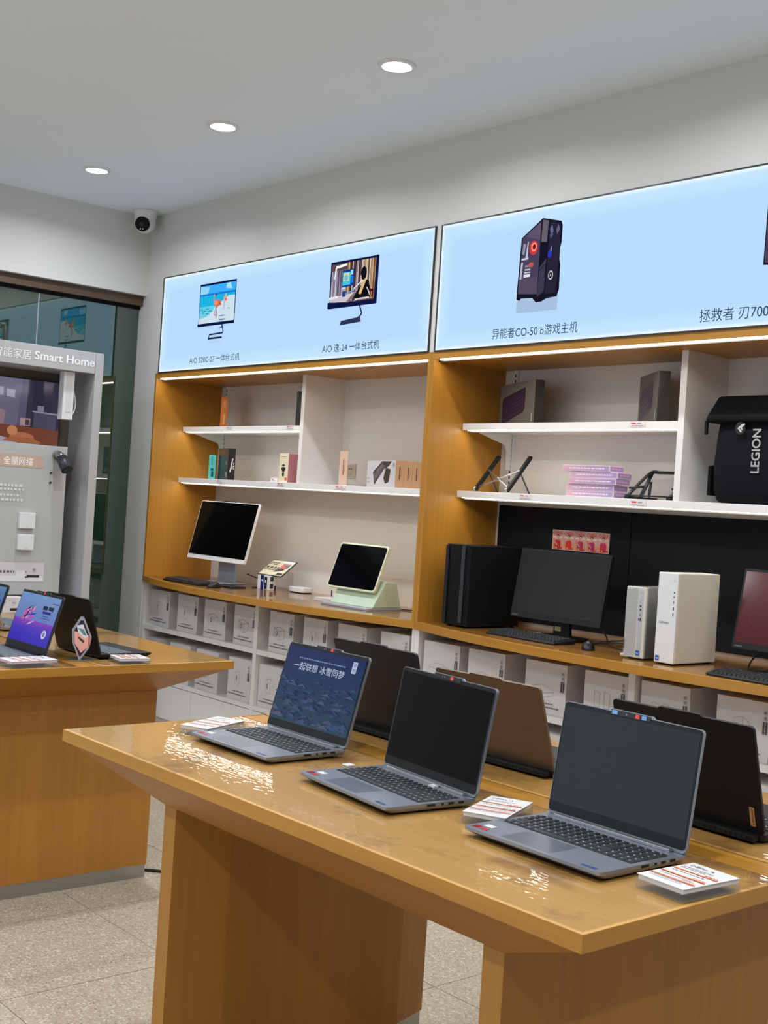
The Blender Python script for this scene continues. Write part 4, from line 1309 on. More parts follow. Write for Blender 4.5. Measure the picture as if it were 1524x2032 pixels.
# mint coloured tablet computer on a base
t = thing('smart_display', 'small pale green computer with a tilted black screen on a blocky base', 'computer', (2.255, 0.20, ZT), R(1.0), None, local=True)
hd = MB().prism(rrect(-0.204, 0.204, 0, 0.268, 0.02), (0, 0, 0), (1, 0, 0), (0, 0, 1), (0, 1, 0), 0.0, 0.020).build('display_housing', 'mint_pale', t, 0.003)
hd.location = (-0.012, -0.085, 0.096)
hd.rotation_euler = (R(-20), 0, 0)
MB().prism(rrect(-0.196, 0.196, 0.010, 0.258, 0.014), (0, 0, 0), (1, 0, 0), (0, 0, 1), (0, -1, 0), 0.0, 0.0012).build('screen', 'screen_off', hd)
bm = MB()
bm.prism([(-0.10, 0.012), (0.115, 0.012), (0.070, 0.150), (-0.01, 0.155)], (-0.06, 0, 0), (0, 1, 0), (0, 0, 1), (1, 0, 0), -0.10, 0.26)
bd = bm.build('base_block', 'mint_plastic', t, 0.006)
MB().box(-0.150, -0.144, -0.102, -0.098, 0.045, 0.078).build('slot', 'black_plastic', bd)
MB().prism(rrect(-0.19, 0.21, -0.15, 0.12, 0.02), (0, 0, 0), (1, 0, 0), (0, 1, 0), (0, 0, 1), 0.0, 0.012).build('foot_plate', 'silver_plastic', t, 0.002)
MB().cyl((0.10, 0.0, 0.13), (0.16, 0.0, 0.13), 0.012).build('hinge', 'aluminium', t)
for i, (dx, dz) in enumerate(((0, 0), (0.008, 0.009))):
    tag(MB().box(1.86 + dx, 2.02 + dx, 0.165, 0.275, ZT + dz, ZT + dz + 0.009).build('thin_box', 'white_carton', None, 0.001), ('lower' if i == 0 else 'upper') + ' thin white box left of the pale green computer', 'box', 'thin white boxes')

def cable(label, pts, r=0.0035):
    mb = MB()
    mb.tube(pts, r)
    return tag(mb.build('power_cable', 'cable_black'), label, 'cable', 'black power cables')
zc = ZT + 0.004
cable('black cable running from the white computer to the tilted price sign', [(0.93, 0.33, zc + .07), (1.0, 0.34, zc + .055), (1.07, 0.36, zc + .05), (1.13, 0.37, zc + .07), (1.145, 0.36, zc + .05), (1.135, 0.34, zc + .001), (1.11, 0.25, zc + .001)])
cable('black cable behind the small pale green computer', [(2.44, 0.33, zc), (2.52, 0.36, zc + 0.002), (2.60, 0.37, zc + .012), (2.70, 0.40, zc + .006), (2.86, 0.42, zc)])

# =================================================================== SHELF ITEMS, LEFT NICHE
def slim(name, label, cat, x, y, z, rz, wd, dp, ht, mat, group=None, front=None, left=None, right=None, gloss='print_gloss', side_mat=None):
    """box standing with its narrow face along local -y; origin at the middle of the front face's base"""
    t = thing(name, label, cat, (x, y, z), rz, group, local=True)
    MB().box(-wd / 2, wd / 2, 0, dp, 0, ht).build('box', mat, t, 0.0008)
    mb = MB()
    any_ = False
    if front:
        flat(mb, front, (0, 0, 0), (1, 0, 0), (0, 0, 1)); any_ = True
    if left:
        flat(mb, left, (-wd / 2, 0, 0), (0, -1, 0), (0, 0, 1)); any_ = True
    if right:
        flat(mb, right, (wd / 2, 0, 0), (0, 1, 0), (0, 0, 1)); any_ = True
    if any_:
        mb.build('print', gloss, t)
    return t
Z1, Z2 = 1.9812, 1.6352
slim('product_box', 'slim orange box standing on the top shelf of the left niche', 'box', 0.625, 0.275, Z1, R(62), 0.044, 0.15, 0.197, 'orange_card',
     front=[(rgb(240, 190, 150), rc(-.006, .006, .02, .085)), (rgb(230, 170, 130), [(-.008, .14), (.008, .12), (.008, .17), (-.006, .18)])], left=[(rgb(120, 70, 50), rc(-.15, 0, 0, .197))])
slim('product_box', 'slim dark box standing against the divider on the top shelf', 'box', 1.478, 0.262, Z1, R(56), 0.045, 0.16, 0.21, 'dark_card', left=[(rgb(190, 186, 182), rc(-.16, 0, 0, .21))])
slim('product_box', 'slim teal box on the lower shelf of the left niche', 'box', 0.548, 0.258, Z2, R(57), 0.045, 0.14, 0.160, 'teal_card',
     front=[(rgb(20, 70, 76), 'text', 'Lenovo', -.007, .095, .014, .05, -90), (rgb(20, 70, 76), rc(-.008, .010, .055, .072)), (rgb(20, 70, 76), rc(-.004, .010, .015, .050))])
slim('product_box', 'black box with white script on the lower shelf beside the teal box', 'box', 0.765, 0.268, Z2, R(76), 0.046, 0.20, 0.205, 'black_plastic',
     front=[(rgb(200, 200, 210), sg(-.010, .05, .006, .14, .008)), (rgb(200, 200, 210), sg(-.012, .06, .012, .09, .004)), (rgb(220, 220, 226), rc(.010, .016, .07, .078)), (rgb(220, 220, 226), rc(.010, .016, .085, .095)), (rgb(220, 220, 226), rc(.010, .016, .10, .112))],
     left=[(rgb(46, 46, 50), rc(-.195, -.005, .005, .2)), (rgb(120, 120, 126), rc(-.05, -.02, .02, .05)), (rgb(110, 110, 116), rc(-.055, -.03, .10, .12)), (rgb(70, 60, 44), rc(-.12, -.07, .16, .18))])
t = thing('camera_box', 'ivory and mauve security camera box beside the divider on the lower shelf', 'box', (1.372, 0.245, Z2), 0, None, local=True)
MB().box(-0.046, 0.046, 0, 0.085, 0, 0.178).build('box', 'ivory_card', t, 0.0008)
MB().box(0.0461, 0.0469, 0.001, 0.084, 0.001, 0.177).build('side_print', 'mauve_card', t)
mb = MB()
flat(mb, dashes(rgb(150, 130, 90), -.03, .03, .158, .004, 5, 3) + [(rgb(30, 26, 28), ell(0, .088, .020, .024)), (rgb(226, 218, 200), rc(-.022, .022, .092, .10)), (rgb(40, 30, 32), ell(0, .088, .012, .008)), (rgb(60, 40, 40), ell(0, .05, .010, .014)), (rgb(226, 90, 60), rc(.018, .040, .014, .030))], (0, 0, 0), (1, 0, 0), (0, 0, 1))
mb.build('print', 'print_paper', t)
slim('product_box', 'slim pink box standing in front of the wall socket', 'box', 1.935, 0.262, Z2, R(51), 0.047, 0.14, 0.198, 'pink_card', front=[(rgb(150, 110, 96), rc(-.003, .003, .06, .15)), (rgb(170, 130, 116), rc(.006, .008, .08, .14))])
for i, nm in enumerate(('leftmost, with a keyboard picture', 'middle', 'rightmost')):
    ph = R(72)
    st = V(math.cos(ph), math.sin(ph), 0) * 0.0505 * i
    lf = None
    if i == 0:
        lf = [(rgb(206, 204, 208), rc(-.42, 0, 0, .150)), (rgb(50, 46, 50), [(-.30, .012), (-.33, .085), (-.20, .146), (-.06, .144), (-.10, .118), (-.17, .10)]), (rgb(90, 86, 92), [(-.30, .030), (-.31, .08), (-.20, .13), (-.14, .12)]), (rgb(44, 40, 44), [(-.14, .11), (-.07, .10), (-.09, .03), (-.14, .02), (-.17, .05)])] + [(rgb(150, 148, 152), sg(-.30 + k * .025, .04 + k * .018, -.31 + k * .03, .075 + k * .017, .004)) for k in range(5)] + dashes(rgb(140, 130, 128), -.41, -.37, .03, .004, 2, 9) + dashes(rgb(140, 130, 128), -.41, -.37, .05, .004, 2, 10) + [(rgb(170, 150, 150), rc(-.04, -.015, .115, .135))]
    slim('keyboard_box', 'tan keyboard set box on the lower shelf, ' + nm, 'box', 2.444 + st.x, 0.252 + st.y, Z2, ph, 0.0495, 0.42 if i == 0 else 0.40 - 0.03 * i, 0.150, 'tan_card', 'tan keyboard set boxes', front=[(rgb(120, 84, 64), rc(-.004, .002, .045, .115)), (rgb(170, 130, 100), rc(.006, .008, .055, .105))], left=lf)
t = thing('wall_socket', 'cream double wall socket on the back of the left niche', 'socket', (1.70, ND, 1.69), 0)
MB().box(1.648, 1.738, ND - 0.010, ND, 1.685, 1.772).build('plate', 'socket_cream', t, 0.002)
mb = MB()
flat(mb, [(rgb(190, 172, 150), rc(1.656, 1.730, 1.693, 1.764))] + [(rgb(30, 24, 22), ell(x, z, .005, .006, 10)) for x, z in ((1.682, 1.742), (1.702, 1.742))] + [(rgb(80, 66, 58), rc(x - .002, x + .002, 1.706, 1.716)) for x in (1.684, 1.702)], (0, ND - 0.010, 0), (1, 0, 0), (0, 0, 1))
mb.build('outlet', 'print_paper', t)

def shelf_tag(label, x, y, z, wd=0.07, ht=0.024):
    t = thing('price_tag', label, 'price tag', (x, y, z), 0, 'price tags on the shelf edges')
    MB().box(x - wd / 2, x + wd / 2, y - 0.0015, y, z, z + ht).build('holder', 'paper', t)
    mb = MB()
    flat(mb, [(rgb(236, 222, 220), rc(x - wd * .46, x + wd * .46, z + .002, z + ht - .002)), (rgb(206, 70, 70), rc(x - wd * .4, x - wd * .1, z + ht * .58, z + ht * .82)), (rgb(150, 140, 160), rc(x, x + wd * .25, z + ht * .6, z + ht * .8))] + dashes(rgb(140, 130, 170), x - wd * .4, x + wd * .4, z + ht * .28, .003, 6, int(x * 100)), (0, y - 0.0015, 0), (1, 0, 0), (0, 0, 1))
    mb.build('print', 'print_paper', t)
shelf_tag('price tag on the top left shelf edge below the orange box', 0.78, 0.224, 1.955)
shelf_tag('price tag on the top left shelf edge below the slim dark box', 1.44, 0.224, 1.956)
shelf_tag('price tag on the lower left shelf edge below the black box', 0.72, 0.213, 1.608)
shelf_tag('price tag on the lower left shelf edge below the camera box', 1.40, 0.213, 1.609, 0.08)
shelf_tag('clear tag holder in the middle of the lower left shelf edge', 1.98, 0.213, 1.606, 0.10, 0.026)
shelf_tag('price tag on the top right shelf edge below the second grey box', 4.06, 0.224, 1.955, 0.085)
shelf_tag('price tag on the lower right shelf edge below the folding stand', 3.42, 0.213, 1.607, 0.075)
shelf_tag('price tag on the lower right shelf edge below the metal stand', 4.10, 0.213, 1.600, 0.09, 0.03)
t = thing('price_tag', 'loose price tag standing on the shelf beside the camera box', 'price tag', (1.285, 0.235, Z2), 0, 'price tags on the shelf edges')
MB().prism([(0, 0), (0.02, 0), (0.012, 0.026), (0.008, 0.026)], (1.25, 0.235, Z2), (0, 1, 0), (0, 0, 1), (1, 0, 0), 0, 0.072).build('card', 'paper', t)
mb = MB()
flat(mb, [(rgb(206, 70, 70), rc(.012, .03, .014, .021))] + dashes(rgb(140, 130, 170), .01, .06, .008, .003, 5, 77), (1.25, 0.2345, Z2), (1, 0, 0), (0, 0.3, 1))
mb.build('print', 'print_paper', t)

# =================================================================== SHELF ITEMS, RIGHT NICHE
def kbox(label, x, y, phi, wd, dp, ht, tint):
    P_ = rgb(*tint)
    L_ = []
    a0, a1 = -dp * .92, -dp * .26
    L_ += [(P_, [(a0, ht * .10), (a0, ht * .62), (a0 + dp * .04, ht * .68), (a1 - dp * .02, ht * .86), (a1, ht * .82), (a1, ht * .36), (a1 - dp * .05, ht * .28), (a0 + dp * .03, ht * .04)])]
    for k in range(6):
        f = k / 6
        L_.append((rgb(tint[0] + 22, tint[1] + 18, tint[2] + 26), sg(a0 + dp * .03, ht * (.14 + f * .5), a1 - dp * .03, ht * (.36 + f * .48), .003)))
    L_ += dashes(rgb(150, 146, 140), -dp * .95, -dp * .6, ht * .88, .006, 4, 5) + dashes(rgb(134, 130, 124), -dp * .95, -dp * .55, ht * .81, .005, 5, 6)
    L_ += [(rgb(206, 204, 200), rc(-.022, -.010, ht * .04, ht * .24))]
    return slim('keyboard_box', label, 'box', x, y, Z1, phi, wd, dp, ht, 'grey_card', 'grey keyboard boxes', front=[(rgb(62, 60, 58), rc(-wd / 2 + .001, wd / 2 - .001, .001, ht - .001))], left=L_)
kbox('grey keyboard box with a purple keyboard picture, next to the oak side panel', 3.425, 0.262, R(67), 0.050, 0.43, 0.212, (52, 40, 66))
kbox('grey keyboard box standing near the white divider on the top right shelf', 4.165, 0.258, R(53), 0.052, 0.31, 0.225, (74, 64, 82))
# stack of pink boxes
offs = [(0.0, 0.0), (-0.004, 0.004), (0.012, -0.002), (0.016, 0.003), (-0.03, 0.0)]
for i, (dx, dy) in enumerate(offs):
    nm = ['bottom', 'second from the bottom', 'middle', 'second from the top', 'top'][i]
    t = thing('flat_box', 'flat pink and lilac box, %s of the stack of five' % nm, 'box', (3.79 + dx, 0.295 + dy, Z2 + 0.0295 * i), 0, 'pink boxes in a stack', local=True)
    MB().box(-0.142, 0.142, -0.05, 0.05, 0, 0.0285).build('box', 'lilac_card', t, 0.0008)
    mb = MB()
    g = []
    for k in range(16):
        f = k / 15
        g.append((rgb(212 - 52 * f, 166 - 26 * f, 182 + 2 * f), rc(-.137 + .274 * k / 16, -.137 + .274 * (k + 1) / 16, .004, .025)))
    g += dashes(rgb(232, 214, 226), -.10, .11, .0145, .006, 9, 13 + i)
    flat(mb, g, (0, -0.05, 0), (1, 0, 0), (0, 0, 1), step=0.00002)
    flat(mb, [(rgb(150, 126, 176), rc(-.046, .046, .004, .025))] + dashes(rgb(206, 150, 170), -.035, .035, .0145, .007, 3, 5), (0.142, 0, 0), (0, 1, 0), (0, 0, 1))
    mb.build('print', 'print_gloss', t)
# folding laptop stand with crossed rods
t = thing('laptop_stand', 'black folding laptop stand with two slanted arms and crossed rods', 'stand', (3.17, 0.33, Z2), 0)
for x in (3.055, 3.275):
    a = MB()
    a.prism(rrect(-0.009, 0.009, 0, 0.245, 0.0085), (x, 0.232, Z2 + 0.006), (0, 0.74, 0.0) if False else (0, 0.755, -0.655), (0, 0.655, 0.755), (1, 0, 0), -0.008, 0.008)
    a.build('arm', 'black_plastic', t)
    MB().tube([(x, 0.232, Z2 + 0.022), (x, 0.222, Z2 + 0.014), (x, 0.230, Z2 + 0.006)], 0.006).build('front_hook', 'aluminium', t)
    MB().tube([(x, 0.318, Z2 + 0.112), (x + 0.01, 0.385, Z2 + 0.004)], 0.004, sub=1).build('rear_leg', 'dark_metal', t)
MB().tube([(3.055, 0.245, Z2 + 0.022), (3.275, 0.318, Z2 + 0.115)], 0.004, sub=1).build('cross_rod', 'aluminium', t)
MB().tube([(3.055, 0.318, Z2 + 0.115), (3.275, 0.245, Z2 + 0.022)], 0.004, sub=1).build('cross_rod', 'aluminium', t)
MB().cyl((3.165, 0.268, Z2 + 0.069), (3.165, 0.296, Z2 + 0.069), 0.010).build('pivot', 'steel', t)
# metal laptop stand
t = thing('laptop_stand', 'grey metal laptop stand beside the white divider', 'stand', (4.08, 0.33, Z2), 0)
for x in (4.02, 4.25):
    MB().tube([(x, 0.235, Z2 + 0.012), (x, 0.33, Z2 + 0.085), (x, 0.40, Z2 + 0.128), (x, 0.45, Z2 + 0.132)], 0.008, sub=3).build('upper_arm', 'dark_metal', t)
    MB().tube([(x, 0.33, Z2 + 0.012), (x, 0.405, Z2 + 0.128)], 0.009, sub=1).build('strut', 'dark_metal', t)
    MB().tube([(x, 0.25, Z2 + 0.05), (x, 0.345, Z2 + 0.06)], 0.006, sub=1).build('brace', 'dark_metal', t)
    MB().tube([(x, 0.39, Z2 + 0.012), (x, 0.40, Z2 + 0.085)], 0.007, sub=1).build('rear_post', 'dark_metal', t)
    MB().box(x - 0.012, x + 0.012, 0.225, 0.44, Z2, Z2 + 0.012).build('foot_bar', 'black_plastic', t, 0.002)
MB().box(4.012, 4.258, 0.405, 0.47, Z2 + 0.124, Z2 + 0.136).build('top_plate', 'black_plastic', t, 0.002)
MB().box(4.012, 4.258, 0.225, 0.262, Z2 + 0.0122, Z2 + 0.018).build('front_plate', 'black_plastic', t, 0.002)

# backpack
t = thing('backpack', 'black roll-top backpack with a white logo on the right shelf', 'backpack', (4.61, 0.33, Z2), R(0), None, local=True)
def blob(sections, n=24, power=3.0):
    """stacked rounded rectangles: (z, x0, x1, y0, y1)"""
    b = MB()
    vs = []
    for (z, x0, x1, y0, y1) in sections:
        cx, cy, hx, hy = (x0 + x1) / 2, (y0 + y1) / 2, (x1 - x0) / 2, (y1 - y0) / 2
        for i in range(n):
            th = 2 * math.pi * (i + .5) / n
            c, s = math.cos(th), math.sin(th)
            vs.append((cx + hx * math.copysign(abs(c) ** (2 / power), c), cy + hy * math.copysign(abs(s) ** (2 / power), s), z))
    m = len(sections)
    fs = [(j * n + i, j * n + (i + 1) % n, (j + 1) * n + (i + 1) % n, (j + 1) * n + i) for j in range(m - 1) for i in range(n)]
    fs += [tuple(range(n - 1, -1, -1)), tuple((m - 1) * n + i for i in range(n))]
    b.add(vs, fs, None, True)
    return b
bx0, bx1 = -0.165, 0.18
blob([(0.0, bx0 + .03, bx1 - .03, -.08, .13), (0.012, bx0 + .012, bx1 - .012, -.098, .15), (0.05, bx0, bx1, -.108, .16), (0.16, bx0 - .004, bx1 + .004, -.114, .165), (0.28, bx0 + .004, bx1 - .004, -.108, .16), (0.345, bx0 + .01, bx1 - .01, -.10, .155), (0.37, bx0 + .015, bx1 - .015, -.085, .15)], 32, 4.5).build('body', 'cloth_black', t)
fl = MB()
fl.prism([(-.128, .335), (-.132, .352), (-.118, .372), (-.05, .452), (.02, .462), (.13, .44), (.17, .36), (.155, .335)], (bx0 - 0.012, 0, 0), (0, 1, 0), (0, 0, 1), (1, 0, 0), 0.0, bx1 - bx0 + 0.024)
fp = fl.build('roll_top', 'cloth_dark', t, 0.012, 3)
MB().box(bx0 - 0.022, bx0 - 0.008, -.122, -.108, .285, .345).build('side_strap', 'black_matte', t, 0.004)
MB().prism([(-.09, .03), (.06, .03), (.06, .175), (-.09, .155)], (bx0 - 0.008, 0, 0), (0, 1, 0), (0, 0, 1), (1, 0, 0), -0.004, 0.012).build('side_pocket', 'cloth_dark', t, 0.004)
mb = MB()
flat(mb, [(rgb(168, 168, 170), 'text', 'LEGION', 0.045, 0.128, .040, .180, 90, 0.02)] , (0, -0.1155, 0), (1, 0, 0), (0, 0, 1))
mb.build('lettering', 'print_paper', t)
mb = MB()
flat(mb, [(rgb(18, 18, 20), ell(-.005, .310, .024, .026, 16)), (rgb(190, 190, 192), [(-.018, .310), (.004, .328), (.010, .324), (-.008, .308), (.004, .296), (-.002, .292)]), (rgb(190, 190, 192), [(-.006, .312), (.012, .330), (.018, .326), (.003, .312), (.008, .304), (.003, .301)])], (0, -0.131, 0), (1, 0, 0), (0, 0, 1))
mb.build('emblem', 'print_paper', t)

# player cards on the pegboard
def player_card(i, x0):
    t = thing('player_card', '%s of the five red player cards pinned on the pegboard' % ['leftmost', 'second from left', 'middle', 'second from right', 'rightmost'][i], 'card', (x0 + 0.036, ND - 0.016, 1.371), 0, 'red player cards on the pegboard')
    MB().box(x0, x0 + 0.0715, ND - 0.0185, ND - 0.0165, 1.371, 1.470).build('card', 'paper', t)
    k = x0
    z = 1.371
    skin, hair = rgb(220, 172, 150), rgb(26, 18, 22)
    red = [rgb(200, 44, 56), rgb(226, 50, 44), rgb(190, 50, 84), rgb(176, 44, 90), rgb(210, 36, 74)][i]
    arm = [(1, -1), (-1, 1), (1, 1), (1, 1), (-1, -1)][i]
    sh = [(rgb(238, 168, 150), rc(k + .002, k + .0695, z + .002, z + .097)), (rgb(240, 150, 110), rc(k + .002, k + .0695, z + .002, z + .03)), (rgb(244, 222, 214), rc(k + .006, k + .066, z + .058, z + .066)),
          (rgb(206, 50, 66), 'text', 'CHINA', k + .006, z + .072, .060, .020), (rgb(232, 120, 110), rc(k + .008, k + .016, z + .035, z + .055)),
          (red, [(k + .018, z + .004), (k + .054, z + .004), (k + .056, z + .040), (k + .046, z + .050), (k + .028, z + .050), (k + .016, z + .040)]),
          (skin, sg(k + .018 if arm[0] > 0 else k + .014, z + .038, k + .034 if arm[0] > 0 else k + .008, z + .022 if arm[0] > 0 else z + .060, .007)),
          (skin, rc(k + .033, k + .041, z + .047, z + .056)), (hair, ell(k + .037, z + .068, .0095, .0095)), (skin, ell(k + .0365, z + .062, .0080, .0105)),
          (rgb(250, 190, 90), rc(k + .024, k + .034, z + .006, z + .014)), (rgb(214, 40, 40), rc(k + .052, k + .066, z + .006, z + .013))]
    mb = MB()
    flat(mb, sh, (0, ND - 0.0185, 0), (1, 0, 0), (0, 0, 1))
    mb.build('print', 'print_gloss', t)
for i in range(5):
    player_card(i, 3.356 + i * 0.0729)

# =================================================================== COUNTER, RIGHT NICHE
def tower(name, label, x0, x1, y0, y1, ht, mat, side, front):
    t = thing(name, label, 'computer', ((x0 + x1) / 2, (y0 + y1) / 2, ZT), 0, 'desktop computer towers')
    MB().box(x0, x1, y0 + 0.012, y1, ZT + 0.006, ZT + ht).build('case', side, t, 0.004)
    MB().box(x0, x1, y0, y0 + 0.0125, ZT + 0.006, ZT + ht).build('front_panel', mat, t, 0.003)
    f = MB()
    for a in (x0 + .012, x1 - .03):
        for b in (y0 + .02, y1 - .04):
            f.box(a, a + .018, b, b + .02, ZT, ZT + .0065)
    f.build('feet', 'black_matte', t)
    if front:
        mb = MB()
        flat(mb, front, (x0, y0, ZT), (1, 0, 0), (0, 0, 1), lift=0.0008)
        mb.build('front_details', 'print_gloss', t)
    return t
BLUE = rgb(30, 84, 160)
tw = tower('computer_tower', 'tall black computer tower against the oak side panel', 3.085, 3.255, 0.035, 0.40, 0.402, 'black_matte', 'black_matte', [(BLUE, rc(.003, .014, .022, .036)), (rgb(210, 210, 214), rc(.003, .009, .33, .37))])
MB().box(3.085 + .112, 3.085 + .135, 0.026, 0.036, ZT + .02, ZT + .396).build('front_rib', 'dark_metal', tw, 0.003)
MB().box(3.086, 3.085 + .022, 0.026, 0.036, ZT + .008, ZT + .396).build('front_rib', 'laptop_dark', tw, 0.003)
g = MB()
for i in range(9):
    g.box(3.085 + .030 + i * .008, 3.085 + .034 + i * .008, 0.033, 0.0352, ZT + .33, ZT + .392)
g.build('vent_slots', 'hole_black', tw)['kind'] = 'stuff'
sm = tower('computer_tower', 'small white computer tower with a diagonal ribbed front', 4.272, 4.374, -0.045, 0.24, 0.300, 'cream_plastic', 'aluminium', [(rgb(176, 178, 182), rc(.066, .088, .012, .285)), (rgb(206, 206, 206), ell(.077, .262, .009)), (rgb(176, 178, 182), ell(.077, .262, .006)), (rgb(30, 30, 34), ell(.077, .222, .004)), (rgb(30, 30, 34), ell(.077, .207, .004)), (rgb(40, 40, 44), rc(.0755, .0785, .180, .190)), (rgb(40, 40, 44), rc(.070, .0745, .160, .172)), (rgb(40, 40, 44), rc(.078, .0825, .160, .172)), (BLUE, rc(.066, .084, .018, .038)), (rgb(200, 216, 236), rc(.070, .080, .025, .029)), (rgb(90, 90, 96), rc(.001, .006, .04, .08))])
g = MB()
for i in range(44):
    z = ZT + .010 + i * .0065
    d = 0.010
    if z + .002 + d > ZT + .298:
        break
    g.add([(4.275, -0.0465, z), (4.334, -0.0465, z + d), (4.334, -0.0465, z + d + .0025), (4.275, -0.0465, z + .0025)], [(0, 1, 2, 3)])
g.build('front_ribs', 'silver_plastic', sm)['kind'] = 'stuff'
tower('computer_tower', 'large cream computer tower with a plain front', 4.440, 4.535, -0.058, 0.232, 0.372, 'white_plastic', 'cream_plastic', [(rgb(190, 190, 190), ell(.081, .342, .006)), (rgb(226, 226, 226), ell(.081, .342, .005)), (rgb(40, 40, 44), ell(.0815, .294, .003)), (rgb(40, 40, 44), ell(.0815, .276, .003)), (rgb(60, 60, 64), rc(.080, .083, .250, .260)), (rgb(40, 40, 44), rc(.0795, .0835, .222, .236)), (rgb(40, 40, 44), rc(.0795, .0835, .198, .212)), (rgb(60, 60, 66), 'text', 'Lenovo', .018, .166, .044, .011), (BLUE, rc(.008, .026, .014, .034)), (rgb(200, 216, 236), rc(.011, .023, .020, .025))])

def monitor(label, x, y, zb, wd, ht, tilt, rz, shapes=None, chin=0.024, screen_mat='screen_satin', base_y=0.06):
    t = thing('monitor', label, 'monitor', (x, y + base_y, ZT), rz, 'black monitors on the right counter', local=True)
    h = MB().prism(rrect(-wd / 2, wd / 2, 0, ht, 0.005), (0, 0, 0), (1, 0, 0), (0, 0, 1), (0, 1, 0), 0.0, 0.022).build('display_housing', 'black_plastic', t)
    h.location = (0, -base_y, zb - ZT)
    h.rotation_euler = (-tilt, 0, 0)
    a = (-wd / 2 + .010, wd / 2 - .010, chin, ht - .010)
    if shapes:
        mb = MB()
        flat(mb, shapes(*a), (0, 0, 0), (1, 0, 0), (0, 0, 1), step=0.00004)
        mb.build('screen', 'print_screen', h)
    else:
        MB().box(a[0], a[1], -0.0008, 0.0, a[2], a[3]).build('screen', screen_mat, h)
    mb = MB()
    flat(mb, [(rgb(150, 150, 156), 'text', 'Lenovo', -wd / 2 + .014, .007, .034, .007)], (0, -0.0002, 0), (1, 0, 0), (0, 0, 1))
    mb.build('lettering', 'print_gloss', h)
    MB().prism([(-.05, .01), (.05, .01), (.04, .16), (-.04, .16)], (0, 0, 0), (1, 0, 0), (0, 0, 1), (0, 1, 0), 0.0, 0.022).build('stand_neck', 'black_plastic', t, 0.003)
    MB().prism(rrect(-.12, .12, -.09, .08, .03), (0, 0, 0), (1, 0, 0), (0, 1, 0), (0, 0, 1), 0.0, 0.012).build('stand_foot', 'black_plastic', t, 0.002)
    mb = MB()
    flat(mb, [(rgb(206, 176, 120), rc(-.038, -.002, .036, .056))], (0, 0, 0), (1, 0, 0), (0, 0, 1), lift=0.001)
    mb.build('sticky_note', 'print_paper', t)
    return t
monitor('black monitor with a dark blue-grey screen below the player cards', 3.700, 0.155, 1.048, 0.538, 0.332, R(10.3), R(1.4))
def red_screen(sx0, sx1, sz0, sz1):
    W_, H_ = sx1 - sx0, sz1 - sz0
    o = [(rgb(92, 34, 36), rc(sx0, sx1, sz0, sz1))]
    for i in range(10):
        f = i / 10
        o.append((rgb(80 + 14 * f, 32 + 6 * f, 36 + 5 * f), rc(sx0, sx1, sz0 + H_ * i / 10, sz0 + H_ * (i + 1) / 10)))
    rr = random.Random(9)
    for i in range(24):
        x, z = sx0 + W_ * rr.uniform(.08, .95), sz0 + H_ * rr.uniform(.05, .7)
        o.append((rgb(150, 96, 96), ell(x, z, .0016, .0016, 8)))
    o += [(rgb(70, 150, 120), [(sx0 + W_ * .215, sz0 + H_ * .84), (sx0 + W_ * .245, sz0 + H_ * .84), (sx0 + W_ * .255, sz0 + H_ * .88), (sx0 + W_ * .23, sz0 + H_ * .915), (sx0 + W_ * .208, sz0 + H_ * .87)]), (rgb(196, 190, 190), 'text', 'O', sx0 + W_ * .275, sz0 + H_ * .845, W_ * .034, H_ * .055)]
    return o
monitor('monitor with a dark red screen cut off by the right edge of the picture', 4.945, 0.135, 1.055, 0.545, 0.325, R(11.5), R(0), red_screen)
keyboard('black keyboard before the monitor below the player cards', 3.66, 0.045, R(-2), 0.44, 0.14)
keyboard('black keyboard before the red screened monitor', 4.965, -0.075, R(-2), 0.44, 0.13)
t = thing('computer_mouse', 'black mouse beside the small white tower', 'mouse', (4.035, 0.015, ZT), R(40), 'computer mice', local=True)
mouse_mesh(t)
tag(MB().box(3.42, 3.60, 0.20, 0.30, ZT, ZT + 0.003).build('paper_sheet', 'paper'), 'white paper sheet under the monitor below the player cards', 'paper', 'white papers on the right counter')
tag(MB().box(4.70, 4.93, 0.035, 0.10, ZT, ZT + 0.003).build('paper_sheet', 'paper'), 'white paper sheet behind the keyboard of the red screened monitor', 'paper', 'white papers on the right counter')
tag(MB().box(4.195, 4.262, 0.035, 0.14, ZT, ZT + 0.006).build('paper_sheet', 'paper'), 'folded white paper between the mouse and the small white tower', 'paper', 'white papers on the right counter')
cable('tangled black cable between the mouse and the dark monitor', [(3.98, 0.09, zc), (3.90, 0.20, zc), (3.98, 0.30, zc + .01), (4.12, 0.27, zc), (4.20, 0.20, zc), (4.10, 0.16, zc), (3.98, 0.22, zc + .006), (3.88, 0.33, zc + .02), (3.82, 0.37, zc + .05)])
cable('looping black cable behind the small white tower', [(3.86, 0.30, zc), (4.0, 0.36, zc + .02), (4.15, 0.34, zc), (4.24, 0.30, zc), (4.12, 0.40, zc), (3.98, 0.44, zc + .03)])
cable('black cable hanging below the red screened monitor', [(4.655, 0.36, zc + .05), (4.66, 0.31, zc + .025), (4.685, 0.25, zc + .004), (4.72, 0.20, zc), (4.765, 0.19, zc), (4.80, 0.22, zc + .004)])

